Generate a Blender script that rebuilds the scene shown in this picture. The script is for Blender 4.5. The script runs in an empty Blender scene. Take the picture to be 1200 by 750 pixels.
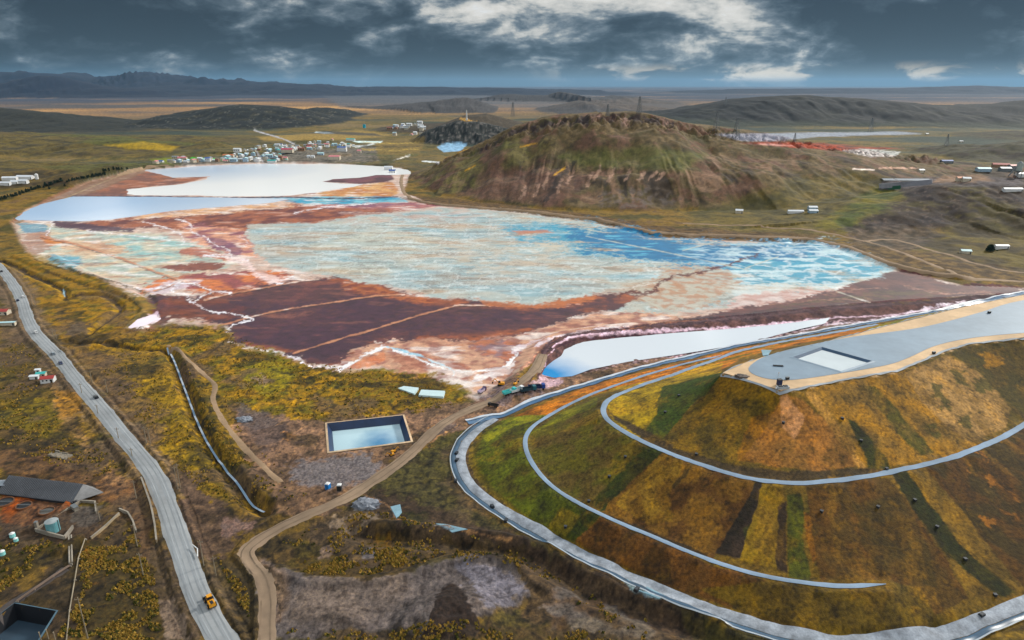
import bpy, bmesh, math, random
import numpy as np
from mathutils import Vector
from mathutils.geometry import tessellate_polygon
random.seed(7)
rng = np.random.default_rng(11)
sc = bpy.context.scene
C = sc.collection
R = math.radians
# ------------------------------------------------------------------ survey: photo pixel <-> world
F = 800.0; PITCH = R(19.0); CH = 160.0
CP, SP = math.cos(PITCH), math.sin(PITCH)
def project(X, Y, Z):
    q = Z - CH
    d = Y*CP - q*SP
    ok = d > 2
    d = np.where(ok, d, 1.0)
    u = 600 + F*X/d
    v = 375 - F*(Y*SP + q*CP)/d
    return np.where(ok, u, -9999.), np.where(ok, v, 9999.)
def at(u, v, z=0.0):
    a = (u-600)/F; b = (375-v)/F
    dz = -SP + b*CP
    t = (z-CH)/dz
    return (a*t, (CP+b*SP)*t)
def zfor(Y, v):
    b = (375-v)/F
    return CH + Y*(b*CP-SP)/(CP+b*SP)
def atY(u, v, Y):
    a = (u-600)/F; b = (375-v)/F
    t = Y/(CP+b*SP)
    return (a*t, Y, CH+(-SP+b*CP)*t)
# ------------------------------------------------------------------ noise
_g = rng.uniform(0, 2*math.pi, 65536).astype(np.float32)
GX, GY = np.cos(_g), np.sin(_g)
def gn(x, y):
    xi = np.floor(x); yi = np.floor(y)
    fx = (x-xi).astype(np.float32); fy = (y-yi).astype(np.float32)
    xi = xi.astype(np.int64); yi = yi.astype(np.int64)
    sx = fx*fx*(3-2*fx); sy = fy*fy*(3-2*fy)
    def g(ix, iy, dx, dy):
        h = (ix*73856093 ^ iy*19349663) & 65535
        return GX[h]*dx + GY[h]*dy
    a = g(xi, yi, fx, fy); b = g(xi+1, yi, fx-1, fy)
    c = g(xi, yi+1, fx, fy-1); d = g(xi+1, yi+1, fx-1, fy-1)
    a = a+sx*(b-a); c = c+sx*(d-c)
    return (a+sy*(c-a))*1.5
def fbm(x, y, s, o=3, seed=0):
    x = np.asarray(x, dtype=np.float64)/s + seed*17.3; y = np.asarray(y, dtype=np.float64)/s + seed*9.7
    r = 0; a = 1.0; t = 0
    for _ in range(o):
        r = r + a*gn(x, y); t += a; a *= .5
        x = x*2.03+5.1; y = y*2.03+3.3
    return r/t*1.35
def sstep(a, b, x):
    t = np.clip((x-a)/(b-a), 0, 1); return t*t*(3-2*t)
def catmull(pts, n=6, closed=False):
    P = [np.array(p, float) for p in pts]; N = len(P); out = []
    rngk = range(N) if closed else range(N-1)
    for i in rngk:
        p0 = P[(i-1) % N] if (closed or i > 0) else P[0]
        p1 = P[i]; p2 = P[(i+1) % N]
        p3 = P[(i+2) % N] if (closed or i < N-2) else P[-1]
        for k in range(n):
            t = k/n
            out.append(.5*((2*p1)+(-p0+p2)*t+(2*p0-5*p1+4*p2-p3)*t*t+(-p0+3*p1-3*p2+p3)*t**3))
    if not closed: out.append(P[-1])
    return np.array(out)
def segdist(x, y, pts):
    """distance to an open polyline, fractional index of the nearest point, side"""
    best = np.full(x.shape, 1e18); sidx = np.zeros(x.shape)
    for i in range(len(pts)-1):
        ax, ay = pts[i][0], pts[i][1]; bx, by = pts[i+1][0], pts[i+1][1]
        dx, dy = bx-ax, by-ay; L = dx*dx+dy*dy+1e-9
        t = np.clip(((x-ax)*dx+(y-ay)*dy)/L, 0, 1)
        d = (x-ax-t*dx)**2+(y-ay-t*dy)**2
        m = d < best
        best = np.where(m, d, best); sidx = np.where(m, i+t, sidx)
    return np.sqrt(best), sidx
def sdf(x, y, poly):
    """signed distance, negative inside"""
    best = np.full(x.shape, 1e18); ins = np.zeros(x.shape, bool)
    n = len(poly)
    for i in range(n):
        ax, ay = poly[i][0], poly[i][1]; bx, by = poly[(i+1) % n][0], poly[(i+1) % n][1]
        dx, dy = bx-ax, by-ay; L = dx*dx+dy*dy+1e-9
        t = np.clip(((x-ax)*dx+(y-ay)*dy)/L, 0, 1)
        best = np.minimum(best, (x-ax-t*dx)**2+(y-ay-t*dy)**2)
        c = (ay > y) != (by > y)
        with np.errstate(divide='ignore', invalid='ignore'):
            ins ^= c & (x < dx*(y-ay)/(dy if dy else 1e-9)+ax)
    d = np.sqrt(best)
    return np.where(ins, -d, d)
# ------------------------------------------------------------------ the waste mound, from its contour tracks
BASE_PX = [(1420,640),(1300,678),(1200,706),(1150,724),(1100,738),(1000,748),(950,743),(900,733),(800,701),(700,655),(640,622),(595,596),(562,570),(549,545),(556,515),(578,495),(620,476),(660,462),(710,446),(760,432),(800,423),(868,407),(950,393),(1060,374),(1200,349),(1350,330)]
LOW_PX = [(1038,685,7),(980,687,7),(900,676,7),(830,656,7),(760,627,7),(700,601,7),(655,576,7),(628,550,7),(616,525,7),(620,505,7.5),(645,486,8),(680,468,8.5),(720,452,9),(770,436,10),(800,427,10.5),(835,419,11),(880,409.5,11),(925,400.5,11)]
UP_PX = [(1330,420,21),(1200,498,21),(1165,517,21),(1110,538,21),(1040,554,21),(985,563,21),(930,566,21),(870,559,21),(800,537,21),(750,516,20.5),(718,497,20),(707,482,19.5),(714,468,19),(740,456,18.5),(775,444,18),(800,435,18),(840,421,18),(868,411,18.5),(920,400,20),(970,391,20),(1030,380,20)]
TOP_PX = [(845,437),(880,447),(915,459),(928,457),(1000,443),(1050,435),(1077,424),(1105,412),(1135,403),(1200,396),(1330,388),(1330,332),(1200,345),(1130,359),(1060,376),(1000,392),(950,405),(900,416),(870,426)]
ZT = 40.0
base_w = [at(u, v, 0) for u, v in BASE_PX]
low_w = [at(u, v, z)+(z,) for u, v, z in LOW_PX]
up_w = [at(u, v, z)+(z,) for u, v, z in UP_PX]
top_w = [at(u, v, ZT) for u, v in TOP_PX]
MS = 3.0; MX0, MY0 = -60.0, 100.0; MNX, MNY = 260, 200
gx, gy = np.meshgrid(MX0+MS*np.arange(MNX), MY0+MS*np.arange(MNY))
MG = np.zeros(gx.shape); FX = np.zeros(gx.shape, bool)
out = sdf(gx, gy, base_w) > 0
FX |= out
top_in = sdf(gx, gy, top_w) < 1.0
MG[top_in] = ZT; FX |= top_in
for line in (low_w, up_w):
    cm = catmull(line, 4)
    d, s = segdist(gx, gy, cm)
    m = (d < 3.2) & ~FX
    MG[m] = np.interp(s[m], range(len(cm)), cm[:, 2]); FX |= m
free = ~FX
for it in range(1500):
    A = .25*(np.roll(MG, 1, 0)+np.roll(MG, -1, 0)+np.roll(MG, 1, 1)+np.roll(MG, -1, 1))
    MG = np.where(free, MG+1.0*(A-MG), MG)
def mound(X, Y):
    fx = np.clip((X-MX0)/MS, 0, MNX-1.001); fy = np.clip((Y-MY0)/MS, 0, MNY-1.001)
    ix = fx.astype(int); iy = fy.astype(int); fx = fx-ix; fy = fy-iy
    return (MG[iy, ix]*(1-fx)+MG[iy, ix+1]*fx)*(1-fy)+(MG[iy+1, ix]*(1-fx)+MG[iy+1, ix+1]*fx)*fy
# ------------------------------------------------------------------ hills: ridge lines (pixel, forward distance)
HILLS = [  # pts, front width, back width, gully strength
 ('big', [(474,207,1280),(505,197,1275),(540,178,1270),(572,163,1262),(603,147,1255),(635,137,1250),(660,133,1245),(700,132,1235),(742,130,1230),(770,135,1232),(800,144,1240),(850,149,1250),(900,159,1270),(960,171,1300),(1040,184,1340)], [70,120,210,250,280,300,305,310,315,330,370,400,400,380,330], 260, 5.0),
 ('dome', [(975,262,800),(1010,250,830),(1045,236,860),(1090,219,890),(1130,214,900),(1180,221,890),(1240,232,880),(1300,236,880)], [60,100,160,220,240,230,210,200], 150, 1.6),
 ('knoll', [(483,166,2080),(497,155,2090),(513,147,2100),(535,141,2100),(560,142,2110),(585,147,2120),(610,154,2120)], [70,110,130,140,140,130,120], 160, 5.0),
 ('k2', [(520,144,2700),(545,134,2700),(570,132,2700),(592,138,2700),(630,148,2700)], [300]*5, 300, 2.0),
 ('h3', [(150,150,3300),(195,138,3250),(235,128,3200),(280,122,3200),(325,124,3200),(362,130,3200),(395,140,3200),(420,148,3200)], [300,450,520,560,560,520,420,300], 500, 4.0),
 ('h3b', [(340,130,3900),(370,125,3900),(400,128,3900),(440,139,3900)], [400]*4, 400, 4.0),
 ('h4', [(338,168,2050),(352,163,2050),(370,161,2050),(388,164,2050),(400,168,2050)], [70]*5, 90, 1.0),
 ('h5', [(-250,150,1900),(-60,153,1900),(20,158,1900),(75,162,1900),(120,163,1900),(150,166,1850),(185,174,1750),(215,180,1650)], [520,500,480,460,420,360,250,120], 500, 3.5),
 ('h5c', [(-160,196,1250),(-40,196,1250),(40,198,1250),(95,202,1200),(130,206,1180)], [200,190,170,140,80], 260, 2.0),
 ('h5b', [(195,177,1800),(225,170,1800),(252,169,1800),(285,178,1800)], [140]*4, 200, 1.5),
 ('h6', [(-300,128,2900),(-60,125,2900),(-5,126,2900),(40,131,2850),(80,140,2800),(125,150,2700)], [500]*6, 500, 4.0),
 ('h7', [(400,142,4700),(455,126,4900),(500,119,5000),(530,115,5000),(548,114,5000),(565,119,5000),(585,128,5000),(600,134,5000)], [700]*8, 900, 8.0),
 ('h8', [(560,130,7000),(620,119,7200),(640,111,7500),(655,107,7500),(670,109,7500),(690,114,7500),(720,112,7500),(745,113,7500),(770,117,7500),(810,120,7500)], [1300]*10, 1500, 14.0),
 ('h8b', [(590,134,4800),(640,127,4800),(680,117,4800),(710,120,4800),(760,124,4800),(800,130,4800)], [900]*6, 800, 8.0),
 ('r1', [(725,146,3500),(760,140,3520),(800,129,3540),(835,122,3560),(870,115,3580),(915,112,3600),(950,111,3600),(985,113,3600),(1035,117,3600),(1080,121,3600),(1130,123,3600),(1170,121,3600),(1210,118,3600),(1300,113,3600),(1500,105,3600)], [500,650,750,800,800,800,800,800,800,800,800,800,800,800,800], 900, 6.0),
 ('r2', [(960,165,2300),(1000,158,2350),(1060,160,2300),(1120,160,2300),(1200,155,2300),(1400,148,2300)], [200]*6, 250, 3.0),
 ('r3', [(1080,192,1600),(1130,180,1600),(1180,172,1600),(1250,166,1600),(1400,160,1600)], [200]*5, 280, 3.0),
 ('m1', [(-200,80,16000),(-60,85,16000),(0,84,16000),(60,86,16000),(110,90,16000),(160,87,16000),(172,83,16000),(185,87,16000),(215,92,16000),(262,94,16000),(320,97,16000)], [3500]*11, 4000, 90.0),
 ('m2', [(5,102,10500),(30,92,10500),(50,88,10500),(68,89,10500),(90,95,10500),(118,101,10500)], [1500]*6, 1500, 20.0),
 ('m3', [(200,100,14000),(300,99,14000),(350,98,14000),(420,102,14000),(440,101,14000),(520,102,14000),(600,103,14000)], [2500]*7, 3000, 30.0),
 ('m4', [(900,104,16000),(1060,103,16000),(1120,101,16000),(1150,100,16000),(1180,102,16000),(1300,101,16000)], [2500]*6, 3000, 20.0),
]
hill_data = []
for nm, pts, wf, wb, gul in HILLS:
    W = np.array([atY(*p) for p in pts]); hill_data.append((nm, W, np.array(wf, float), wb, gul))
EL = {}
def hills(X, Y, want=None):
    H = np.zeros(X.shape); idx = np.full(X.shape, -1)
    for k, (nm, W, wf, wb, gul) in enumerate(hill_data):
        m = max(wf.max(), wb)*1.1
        sel = (X > W[:, 0].min()-m) & (X < W[:, 0].max()+m) & (Y > W[:, 1].min()-m) & (Y < W[:, 1].max()+m)
        if not sel.any(): continue
        x, y = X[sel], Y[sel]
        wn = fbm(x, y, m*.35, 3, k+3)*m*.10
        d, s = segdist(x, y, W)
        zr = np.interp(s, range(len(W)), W[:, 2]); ry = np.interp(s, range(len(W)), W[:, 1])
        w = np.where(y < ry, np.interp(s, range(len(W)), wf), wb)
        t = np.clip((d+wn*np.clip(d/(.3*w), 0, 1))/w, 0, 1)
        pr = .55*(1-t**1.25)+.45*.5*(1+np.cos(np.pi*t))
        if nm == 'big':   # cliff band under the rim, terraces below
            st = sstep(.10, .17, t+fbm(x, y, 60, 2, 5)*.05)
            pr = .8*(1-t**1.12)+.2*.5*(1+np.cos(np.pi*t))
            pr = pr+.05*(1-st)*np.clip(t*8, 0, 1)
            L = s*46
        else: L = s*m*.25
        g = fbm(L+wn*.3, d*.35, m*.11, 3, k+20)
        g2 = -np.abs(fbm(x, y, m*.16, 3, k+40))
        if nm == 'big': g = g+fbm(x, y, 13, 3, 60)*1.6*sstep(.07, .12, t)*sstep(.32, .22, t); g2 = g2-np.abs(fbm(s*46, d*.12, 13, 3, 61))*.8*sstep(.35, .6, t)
        h = zr*pr + gul*(g*1.2+g2*.8+.2)*np.clip(t*5, 0, 1)*np.clip((1-t)*3, 0, 1)*np.clip(zr/25, 0, 1)
        h = np.where(t >= 1, 0, np.maximum(h, 0))
        hs = H[sel]; ii = idx[sel]
        b = h > hs; hs[b] = h[b]; ii[b] = k
        H[sel] = hs; idx[sel] = ii
    return (H, idx) if want else H
# ------------------------------------------------------------------ earthworks traced on the plain
def wl(pts, n=4): return [at(u, v, 0) for u, v in catmull(pts, n)]
DAM = [(604,462),(622,440),(634,418),(645,405),(662,397),(703,390),(765,384),(828,378),(890,372),(960,365),(1040,359),(1120,354),(1260,344)]
CANAL = [(196,408),(203,420),(211,440),(220,464),(231,492),(244,519),(262,545),(280,568),(295,588),(310,598)]
DITCH1 = [(-20,300),(10,308),(38,322),(60,332),(75,340),(76,350),(92,345),(118,345),(135,353),(140,362),(128,372),(105,388),(85,400)]
DITCH2 = [(80,398),(105,401),(140,405),(170,408),(196,408)]
GULLY = [(420,622),(440,628),(480,630),(530,636),(580,640),(620,650),(660,672),(700,695),(760,718),(830,745),(860,760)]
HAUL = [(-70,262),(-35,285),(-12,302),(5,320),(15,333),(25,351),(32,373),(41,390),(52,402),(63,413),(71,422),(93,450),(119,480),(143,510),(165,536),(183,562),(198,600),(207,627),(217,655),(233,700),(259,749),(288,800)]
WORKS = [  # pts, half width, flat half, height
 (DAM, 15, 5, 2.6), (CANAL, 5.5, .9, -3.3), (DITCH1, 5, 1, -2.2), (DITCH2, 5, 1, -2.2),
 ([(20,300),(60,318),(110,332),(150,345),(172,360),(160,378),(130,400),(80,412)], 7, 2, 1.6),
 ([(60,300),(110,325),(160,340),(190,352),(180,372),(150,398)], 6, 2, 1.4),
 ([(205,408),(225,440),(240,480),(262,520),(290,560),(330,585)], 6, 2, 1.5),
 (GULLY, 7, 1.5, -2.5), ([(425,614),(470,618),(540,626),(600,634),(640,644),(690,668),(760,700),(840,735)], 5, 1.5, 1.6),
 ([(325,668),(350,678),(400,683),(450,680),(490,668),(540,655),(600,658),(640,690)], 4, 1, 1.4),
 ([(478,232),(520,240),(600,246),(700,256),(760,272),(800,275),(880,278),(960,283),(1010,297),(1060,315),(1120,325)], 14, 6, 3.0),
 ([(276,648),(284,634),(310,614),(350,594),(395,572)], 1.2, .4, .8), ([(277,652),(288,666),(298,682),(300,700),(299,757)], 1.2, .4, 1.0),
 ([(20,626),(60,610),(85,585)], 2.5, 1, 1.6), ([(70,648),(112,622),(140,600)], 3, 1, 1.5),
]
works_w = [(wl(p), a, b, h) for p, a, b, h in WORKS]
def offset_line(W, o):
    W = np.array(W); d = np.gradient(W, axis=0); d /= np.hypot(d[:, 0], d[:, 1])[:, None]
    return [(x-dy*o, y+dx*o) for (x, y), (dx, dy) in zip(W, d)]
haul_w = wl(HAUL)
for o_, h_ in ((5.6, .6), (-5.6, .5), (-7.8, -.4), (7.6, -.45)): works_w.append((offset_line(haul_w, o_), 1.1, .3, h_))
# water bodies: pixel outline on the plain
LAKE_N = [(168,199),(200,197),(236,194.5),(300,192),(400,192.5),(450,195),(478,199),(482,204),(458,205),(440,205),(420,208),(388,210),(376,213),(400,215.5),(425,216),(412,219),(390,222),(378,224),(365,226),(340,229),(300,230),(230,229),(160,228.5),(150,227),(152,222),(180,219),(215,216),(244,210),(247,206.5),(235,207),(205,208),(188,204)]
LAKE_S = [(15,258),(28,249),(48,240),(85,230.5),(160,230.8),(230,231.5),(300,232.5),(340,233),(320,237),(290,240),(250,243),(200,247),(165,252),(130,257),(95,259),(50,258)]
POND = [(634,440),(638,429),(649,420),(660,409),(684,401),(734,396),(796,391),(850,387),(890,383.5),(937,378.5),(975,372),(965,378),(935,384.5),(906,392),(878,400),(828,408.5),(784,415.5),(734,422.5),(690,431.5),(668,439.5),(650,441)]
LILAC = [(148,384),(160,374),(178,368),(185,368),(186,374),(172,382),(155,386)]
waters_w = [(np.array([at(u, v) for u, v in p]), dpt) for p, dpt in ((LAKE_N, 1.5), (LAKE_S, 1.5), (POND, 1.0), (LILAC, .8))]
BASIN = [(15,262),(30,246),(55,236),(100,214),(170,199),(236,194),(300,191),(400,192),(470,197),(482,205),(472,225),(500,240),(600,249),(700,262),(760,278),(850,282),(960,286),(1010,300),(1055,318),(1130,335),(1220,338),(1220,346),(1100,352),(1000,360),(900,370),(800,380),(700,391),(650,400),(625,425),(600,448),(560,470),(500,440),(440,436),(400,435),(350,424),(290,412),(268,396),(262,385),(200,380),(165,392),(140,388),(165,365),(150,350),(120,330),(80,318),(40,305),(25,285)]
basin_w = [at(u, v) for u, v in BASIN]
def quad(px, z=0): return [at(u, v, z) for u, v in px]
POOL_W = quad([(383.3,496.7),(472,487.3),(481.5,517.5),(386,530)])
CORNER_W = quad([(-40,752),(17,708),(66,717),(30,775)])
PLAT_POND = quad([(929,419.5),(963,407.5),(1022,424),(985,436)], ZT)
SPOIL = at(528,733)
MC = at(1040,420,ZT)
def height(X, Y, full=False):
    X = np.asarray(X, float); Y = np.asarray(Y, float)
    hl, idx = hills(X, Y, True)
    mo = mound(X, Y)
    bs = sdf(X, Y, basin_w); inb = sstep(4, -6, bs)
    rr = np.hypot(X, Y)
    n = fbm(X, Y, 55, 3, 1)*.9 + fbm(X, Y, 7, 2, 2)*.3 - np.abs(fbm(X, Y, 24, 3, 16))*1.6*np.clip((fbm(X, Y, 90, 2, 17)+.15)*3, 0, 1)
    n = n + np.clip((rr-900)/2500, 0, 1)*fbm(X, Y, 420, 4, 6)*7 - np.clip((rr-1800)/2500, 0, 1)*2
    east = np.clip((X-250)/200, 0, 1)*np.clip((Y-520)/250, 0, 1)*np.clip((2200-Y)/400, 0, 1)
    n = n + east*(fbm(X, Y, 120, 4, 8)*7+3)*(1-inb)
    west = np.clip((-X-160)/100, 0, 1)*np.clip((Y-700)/150, 0, 1)*np.clip((2200-Y)/400, 0, 1)
    n = n + west*(fbm(X, Y, 90, 4, 9)*6+2.5)*(1-inb)
    n = n*(1-inb) + inb*(fbm(X, Y, 12, 2, 3)*.08+.25)
    onm = sstep(.3, 2, mo)
    fl = np.exp(-((sdf(X, Y, top_w)).clip(0)/3)**2)
    hl = hl*(1-inb); h = hl + n*(1-onm) + mo + onm*(1-np.where(mo > ZT-.3, 1, 0))*(fbm(X, Y, 22, 3, 4)*.35)
    near = rr < 1600
    if near.any():
        x = X[near]; y = Y[near]; hh = h[near]
        jit = fbm(x, y, 9, 2, 12)*1.3
        # level the haul road
        d, _ = segdist(x, y, haul_w); k = sstep(9.5, 6.5, d); hh = hh*(1-k)+.15*k
        for pts, a, b, H in works_w:
            P = np.array(pts); s = (x > P[:, 0].min()-a-3) & (x < P[:, 0].max()+a+3) & (y > P[:, 1].min()-a-3) & (y < P[:, 1].max()+a+3)
            if not s.any(): continue
            d, _ = segdist(x[s], y[s], pts)
            hh[s] += H*sstep(a, b, d+jit[s]*(.5 if a < 10 else .1))
        dx = x-SPOIL[0]; dy = y-SPOIL[1]
        ang = np.arctan2(dy, dx); rad = np.hypot(dx*.85, dy)*(1+.15*np.cos(2*ang+.8)+.1*np.cos(3*ang+1.0))
        pile = np.clip(9.5*(1-rad/17.5), 0, 5.6)
        hh += pile + np.where(pile > 0, fbm(x, y, 4, 3, 14)*.6, 0)
        dx = x-at(395,729)[0]; dy = y-at(395,729)[1]
        hh += 1.6*np.exp(-(dx*dx+dy*dy*1.6)/60)
        for P in (POOL_W, CORNER_W):
            s = sdf(x, y, P); k = sstep(3.5, 1.5, s); hh = hh*(1-k)+.0*k; hh = np.where(s < -.3, -6.5, hh)
        s = sdf(x, y, PLAT_POND); hh = np.where(s < -.5, ZT-4, hh)
        h[near] = hh
    for P, dpt in waters_w:
        m = (X > P[:, 0].min()-30) & (X < P[:, 0].max()+30) & (Y > P[:, 1].min()-30) & (Y < P[:, 1].max()+30)
        if not m.any(): continue
        x = X[m]; y = Y[m]
        s = sdf(x, y, P)+fbm(x, y, 40, 4, 15)*(5 if len(P) > 8 else 1)
        k = sstep(4, -4, s); h[m] = h[m]*(1-k)-dpt*k
    if full: return h, hl, idx, mo, inb
    return h
haul_w = wl(HAUL)
def ground(x, y):
    return float(height(np.array([x]), np.array([y]))[0])
def hit(u, v):
    """first point of the terrain seen at a pixel of the survey photo"""
    z = np.concatenate([np.linspace(135, -4, 1400)])
    a = (u-600)/F; b = (375-v)/F; dz = -SP+b*CP
    if dz >= -1e-4: raise ValueError('sky')
    t = (z-CH)/dz
    X = a*t; Y = (CP+b*SP)*t
    h = height(X, Y)
    k = np.argmax(h >= z)
    if k > 0:
        d0 = z[k-1]-h[k-1]; d1 = h[k]-z[k]; w = d0/(d0+d1+1e-9)
        return X[k-1]+(X[k]-X[k-1])*w, Y[k-1]+(Y[k]-Y[k-1])*w, z[k-1]+(z[k]-z[k-1])*w
    return X[-1], Y[-1], -4
# ------------------------------------------------------------------ materials
def lin(r, g, b, k=.86):
    f = lambda c: (c/255/12.92 if c/255 <= .04045 else ((c/255+.055)/1.055)**2.4)*k
    return np.array([f(r), f(g), f(b)])
MATS = {}
def mat(name, rgb, rough=.7, metal=0, noise=.18, scale=1.2, bump=.2, spec=.5):
    if name in MATS: return MATS[name]
    m = bpy.data.materials.new(name); m.use_nodes = True; nt = m.node_tree; N = nt.nodes; L = nt.links
    p = N['Principled BSDF']; c = tuple(lin(*rgb))
    tc = N.new('ShaderNodeTexCoord'); no = N.new('ShaderNodeTexNoise'); no.inputs['Scale'].default_value = scale; no.inputs['Detail'].default_value = 5
    L.new(tc.outputs['Object'], no.inputs['Vector'])
    mr = N.new('ShaderNodeMapRange'); mr.inputs[3].default_value = 1-noise; mr.inputs[4].default_value = 1+noise
    L.new(no.outputs['Fac'], mr.inputs[0])
    n2 = N.new('ShaderNodeTexNoise'); n2.inputs['Scale'].default_value = scale*.16; n2.inputs['Detail'].default_value = 4; L.new(tc.outputs['Object'], n2.inputs['Vector'])
    m2 = N.new('ShaderNodeMapRange'); m2.inputs[1].default_value = .35; m2.inputs[2].default_value = .65; m2.inputs[3].default_value = 1-noise*.8; m2.inputs[4].default_value = 1+noise*.6; L.new(n2.outputs['Fac'], m2.inputs[0])
    mu = N.new('ShaderNodeMath'); mu.operation = 'MULTIPLY'; L.new(mr.outputs[0], mu.inputs[0]); L.new(m2.outputs[0], mu.inputs[1])
    mx = N.new('ShaderNodeVectorMath'); mx.operation = 'SCALE'; mx.inputs[0].default_value = c
    L.new(mu.outputs[0], mx.inputs['Scale']); L.new(mx.outputs[0], p.inputs['Base Color'])
    p.inputs['Roughness'].default_value = rough; p.inputs['Metallic'].default_value = metal
    p.inputs['Specular IOR Level'].default_value = spec
    if bump:
        b = N.new('ShaderNodeBump'); b.inputs['Strength'].default_value = bump; b.inputs['Distance'].default_value = .1
        L.new(no.outputs['Fac'], b.inputs['Height']); L.new(b.outputs[0], p.inputs['Normal'])
    MATS[name] = m; return m
def water_mat(name, rgb, rough=.06, bump=.02, spec=.8, scale=.15):
    m = mat(name, rgb, rough, noise=.06, scale=scale, bump=bump, spec=spec)
    return m
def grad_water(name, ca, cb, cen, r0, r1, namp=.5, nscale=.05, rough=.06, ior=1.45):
    """turbid water, sky reflection painted in: ca near a point, cb further out, patchy between"""
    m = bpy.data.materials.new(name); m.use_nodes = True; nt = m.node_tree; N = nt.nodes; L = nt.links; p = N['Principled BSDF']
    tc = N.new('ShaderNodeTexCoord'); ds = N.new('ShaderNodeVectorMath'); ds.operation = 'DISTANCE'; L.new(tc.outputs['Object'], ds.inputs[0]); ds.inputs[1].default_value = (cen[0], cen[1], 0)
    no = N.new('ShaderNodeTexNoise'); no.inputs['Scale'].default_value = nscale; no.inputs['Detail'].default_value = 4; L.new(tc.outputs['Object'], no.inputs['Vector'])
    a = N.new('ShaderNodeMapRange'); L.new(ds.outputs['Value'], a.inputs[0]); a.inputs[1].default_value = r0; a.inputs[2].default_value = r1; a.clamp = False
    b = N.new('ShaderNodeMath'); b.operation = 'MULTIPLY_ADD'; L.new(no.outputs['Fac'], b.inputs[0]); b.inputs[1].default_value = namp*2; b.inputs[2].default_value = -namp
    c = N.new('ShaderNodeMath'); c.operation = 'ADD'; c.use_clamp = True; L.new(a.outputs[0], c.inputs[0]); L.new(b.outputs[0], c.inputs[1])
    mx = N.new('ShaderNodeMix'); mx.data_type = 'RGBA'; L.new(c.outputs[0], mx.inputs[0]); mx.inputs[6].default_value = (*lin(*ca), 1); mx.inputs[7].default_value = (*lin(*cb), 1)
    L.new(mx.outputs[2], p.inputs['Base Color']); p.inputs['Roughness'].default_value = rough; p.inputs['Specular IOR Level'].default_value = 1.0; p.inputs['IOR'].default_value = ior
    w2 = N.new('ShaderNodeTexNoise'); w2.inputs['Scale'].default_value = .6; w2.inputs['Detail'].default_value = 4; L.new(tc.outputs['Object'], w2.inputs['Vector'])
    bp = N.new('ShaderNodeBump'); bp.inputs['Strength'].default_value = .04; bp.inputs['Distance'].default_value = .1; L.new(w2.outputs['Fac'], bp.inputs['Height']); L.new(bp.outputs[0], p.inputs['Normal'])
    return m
def ground_mat(name, rough=.9, bump=1.0, var=.55, spec=.25):
    m = bpy.data.materials.new(name); m.use_nodes = True; nt = m.node_tree; N = nt.nodes; L = nt.links
    p = N['Principled BSDF']; p.inputs['Roughness'].default_value = rough; p.inputs['Specular IOR Level'].default_value = spec
    at_ = N.new('ShaderNodeAttribute'); at_.attribute_name = 'Col'
    tc = N.new('ShaderNodeTexCoord')
    def noise(s, det, rg=.6):
        n = N.new('ShaderNodeTexNoise'); n.inputs['Scale'].default_value = s; n.inputs['Detail'].default_value = det; n.inputs['Roughness'].default_value = rg
        L.new(tc.outputs['Object'], n.inputs['Vector']); return n
    n1 = noise(.9, 5, .7); n2 = noise(.13, 5, .65); n3 = noise(.02, 4)
    s1 = N.new('ShaderNodeMath'); s1.operation = 'MULTIPLY_ADD'; L.new(n1.outputs['Fac'], s1.inputs[0]); s1.inputs[1].default_value = .5
    s2 = N.new('ShaderNodeMath'); s2.operation = 'MULTIPLY_ADD'; L.new(n2.outputs['Fac'], s2.inputs[0]); s2.inputs[1].default_value = .35
    s3 = N.new('ShaderNodeMath'); s3.operation = 'MULTIPLY'; L.new(n3.outputs['Fac'], s3.inputs[0]); s3.inputs[1].default_value = .15
    L.new(s3.outputs[0], s2.inputs[2]); L.new(s2.outputs[0], s1.inputs[2])
    mr = N.new('ShaderNodeMapRange'); mr.inputs[1].default_value = .36; mr.inputs[2].default_value = .64; mr.inputs[3].default_value = 1-var; mr.inputs[4].default_value = 1+var
    L.new(s1.outputs[0], mr.inputs[0])
    mx = N.new('ShaderNodeVectorMath'); mx.operation = 'SCALE'; L.new(at_.outputs['Color'], mx.inputs[0]); L.new(mr.outputs[0], mx.inputs['Scale'])
    L.new(mx.outputs[0], p.inputs['Base Color'])
    b = N.new('ShaderNodeBump'); b.inputs['Strength'].default_value = bump; b.inputs['Distance'].default_value = .5
    L.new(s1.outputs[0], b.inputs['Height']); L.new(b.outputs[0], p.inputs['Normal'])
    return m
# ------------------------------------------------------------------ terrain grid (polar, denser near the camera's side of the valley)
az = np.concatenate([np.arange(-180, -50, 5.), np.arange(-50, -40, .2), np.arange(-40, 40, .07), np.arange(40, 50, .2), np.arange(50, 181, 5.)])
rs = [1.0, 20, 50, 80, 110, 130, 145]
r = 150.
while r < 80000:
    rs.append(r); r *= 1.0029 if r < 1500 else (1.0042 if r < 3900 else 1.012)
rs = np.array(rs); NA, NR = len(az), len(rs)
AZ, RR = np.meshgrid(np.radians(az), rs)
X = (RR*np.sin(AZ)).ravel(); Y = (RR*np.cos(AZ)).ravel()
H, HL, HI, MO, INB = height(X, Y, True)
print('grid', X.size)
U, V = project(X, Y, H); U0, V0 = project(X, Y, np.zeros_like(X))
H2 = H.reshape(NR, NA)
gz_r = np.gradient(H2, axis=0)/np.gradient(RR, axis=0)
gz_a = np.gradient(H2, axis=1)/(np.gradient(np.radians(az))[None, :]*RR)
SLOPE = np.hypot(gz_r, gz_a).ravel()
fl_ = (HL < 1) & (MO < .3) & (H < 2.6) & (RR.ravel() < 3000); U = np.where(fl_, U0, U); V = np.where(fl_, V0, V)
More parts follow.
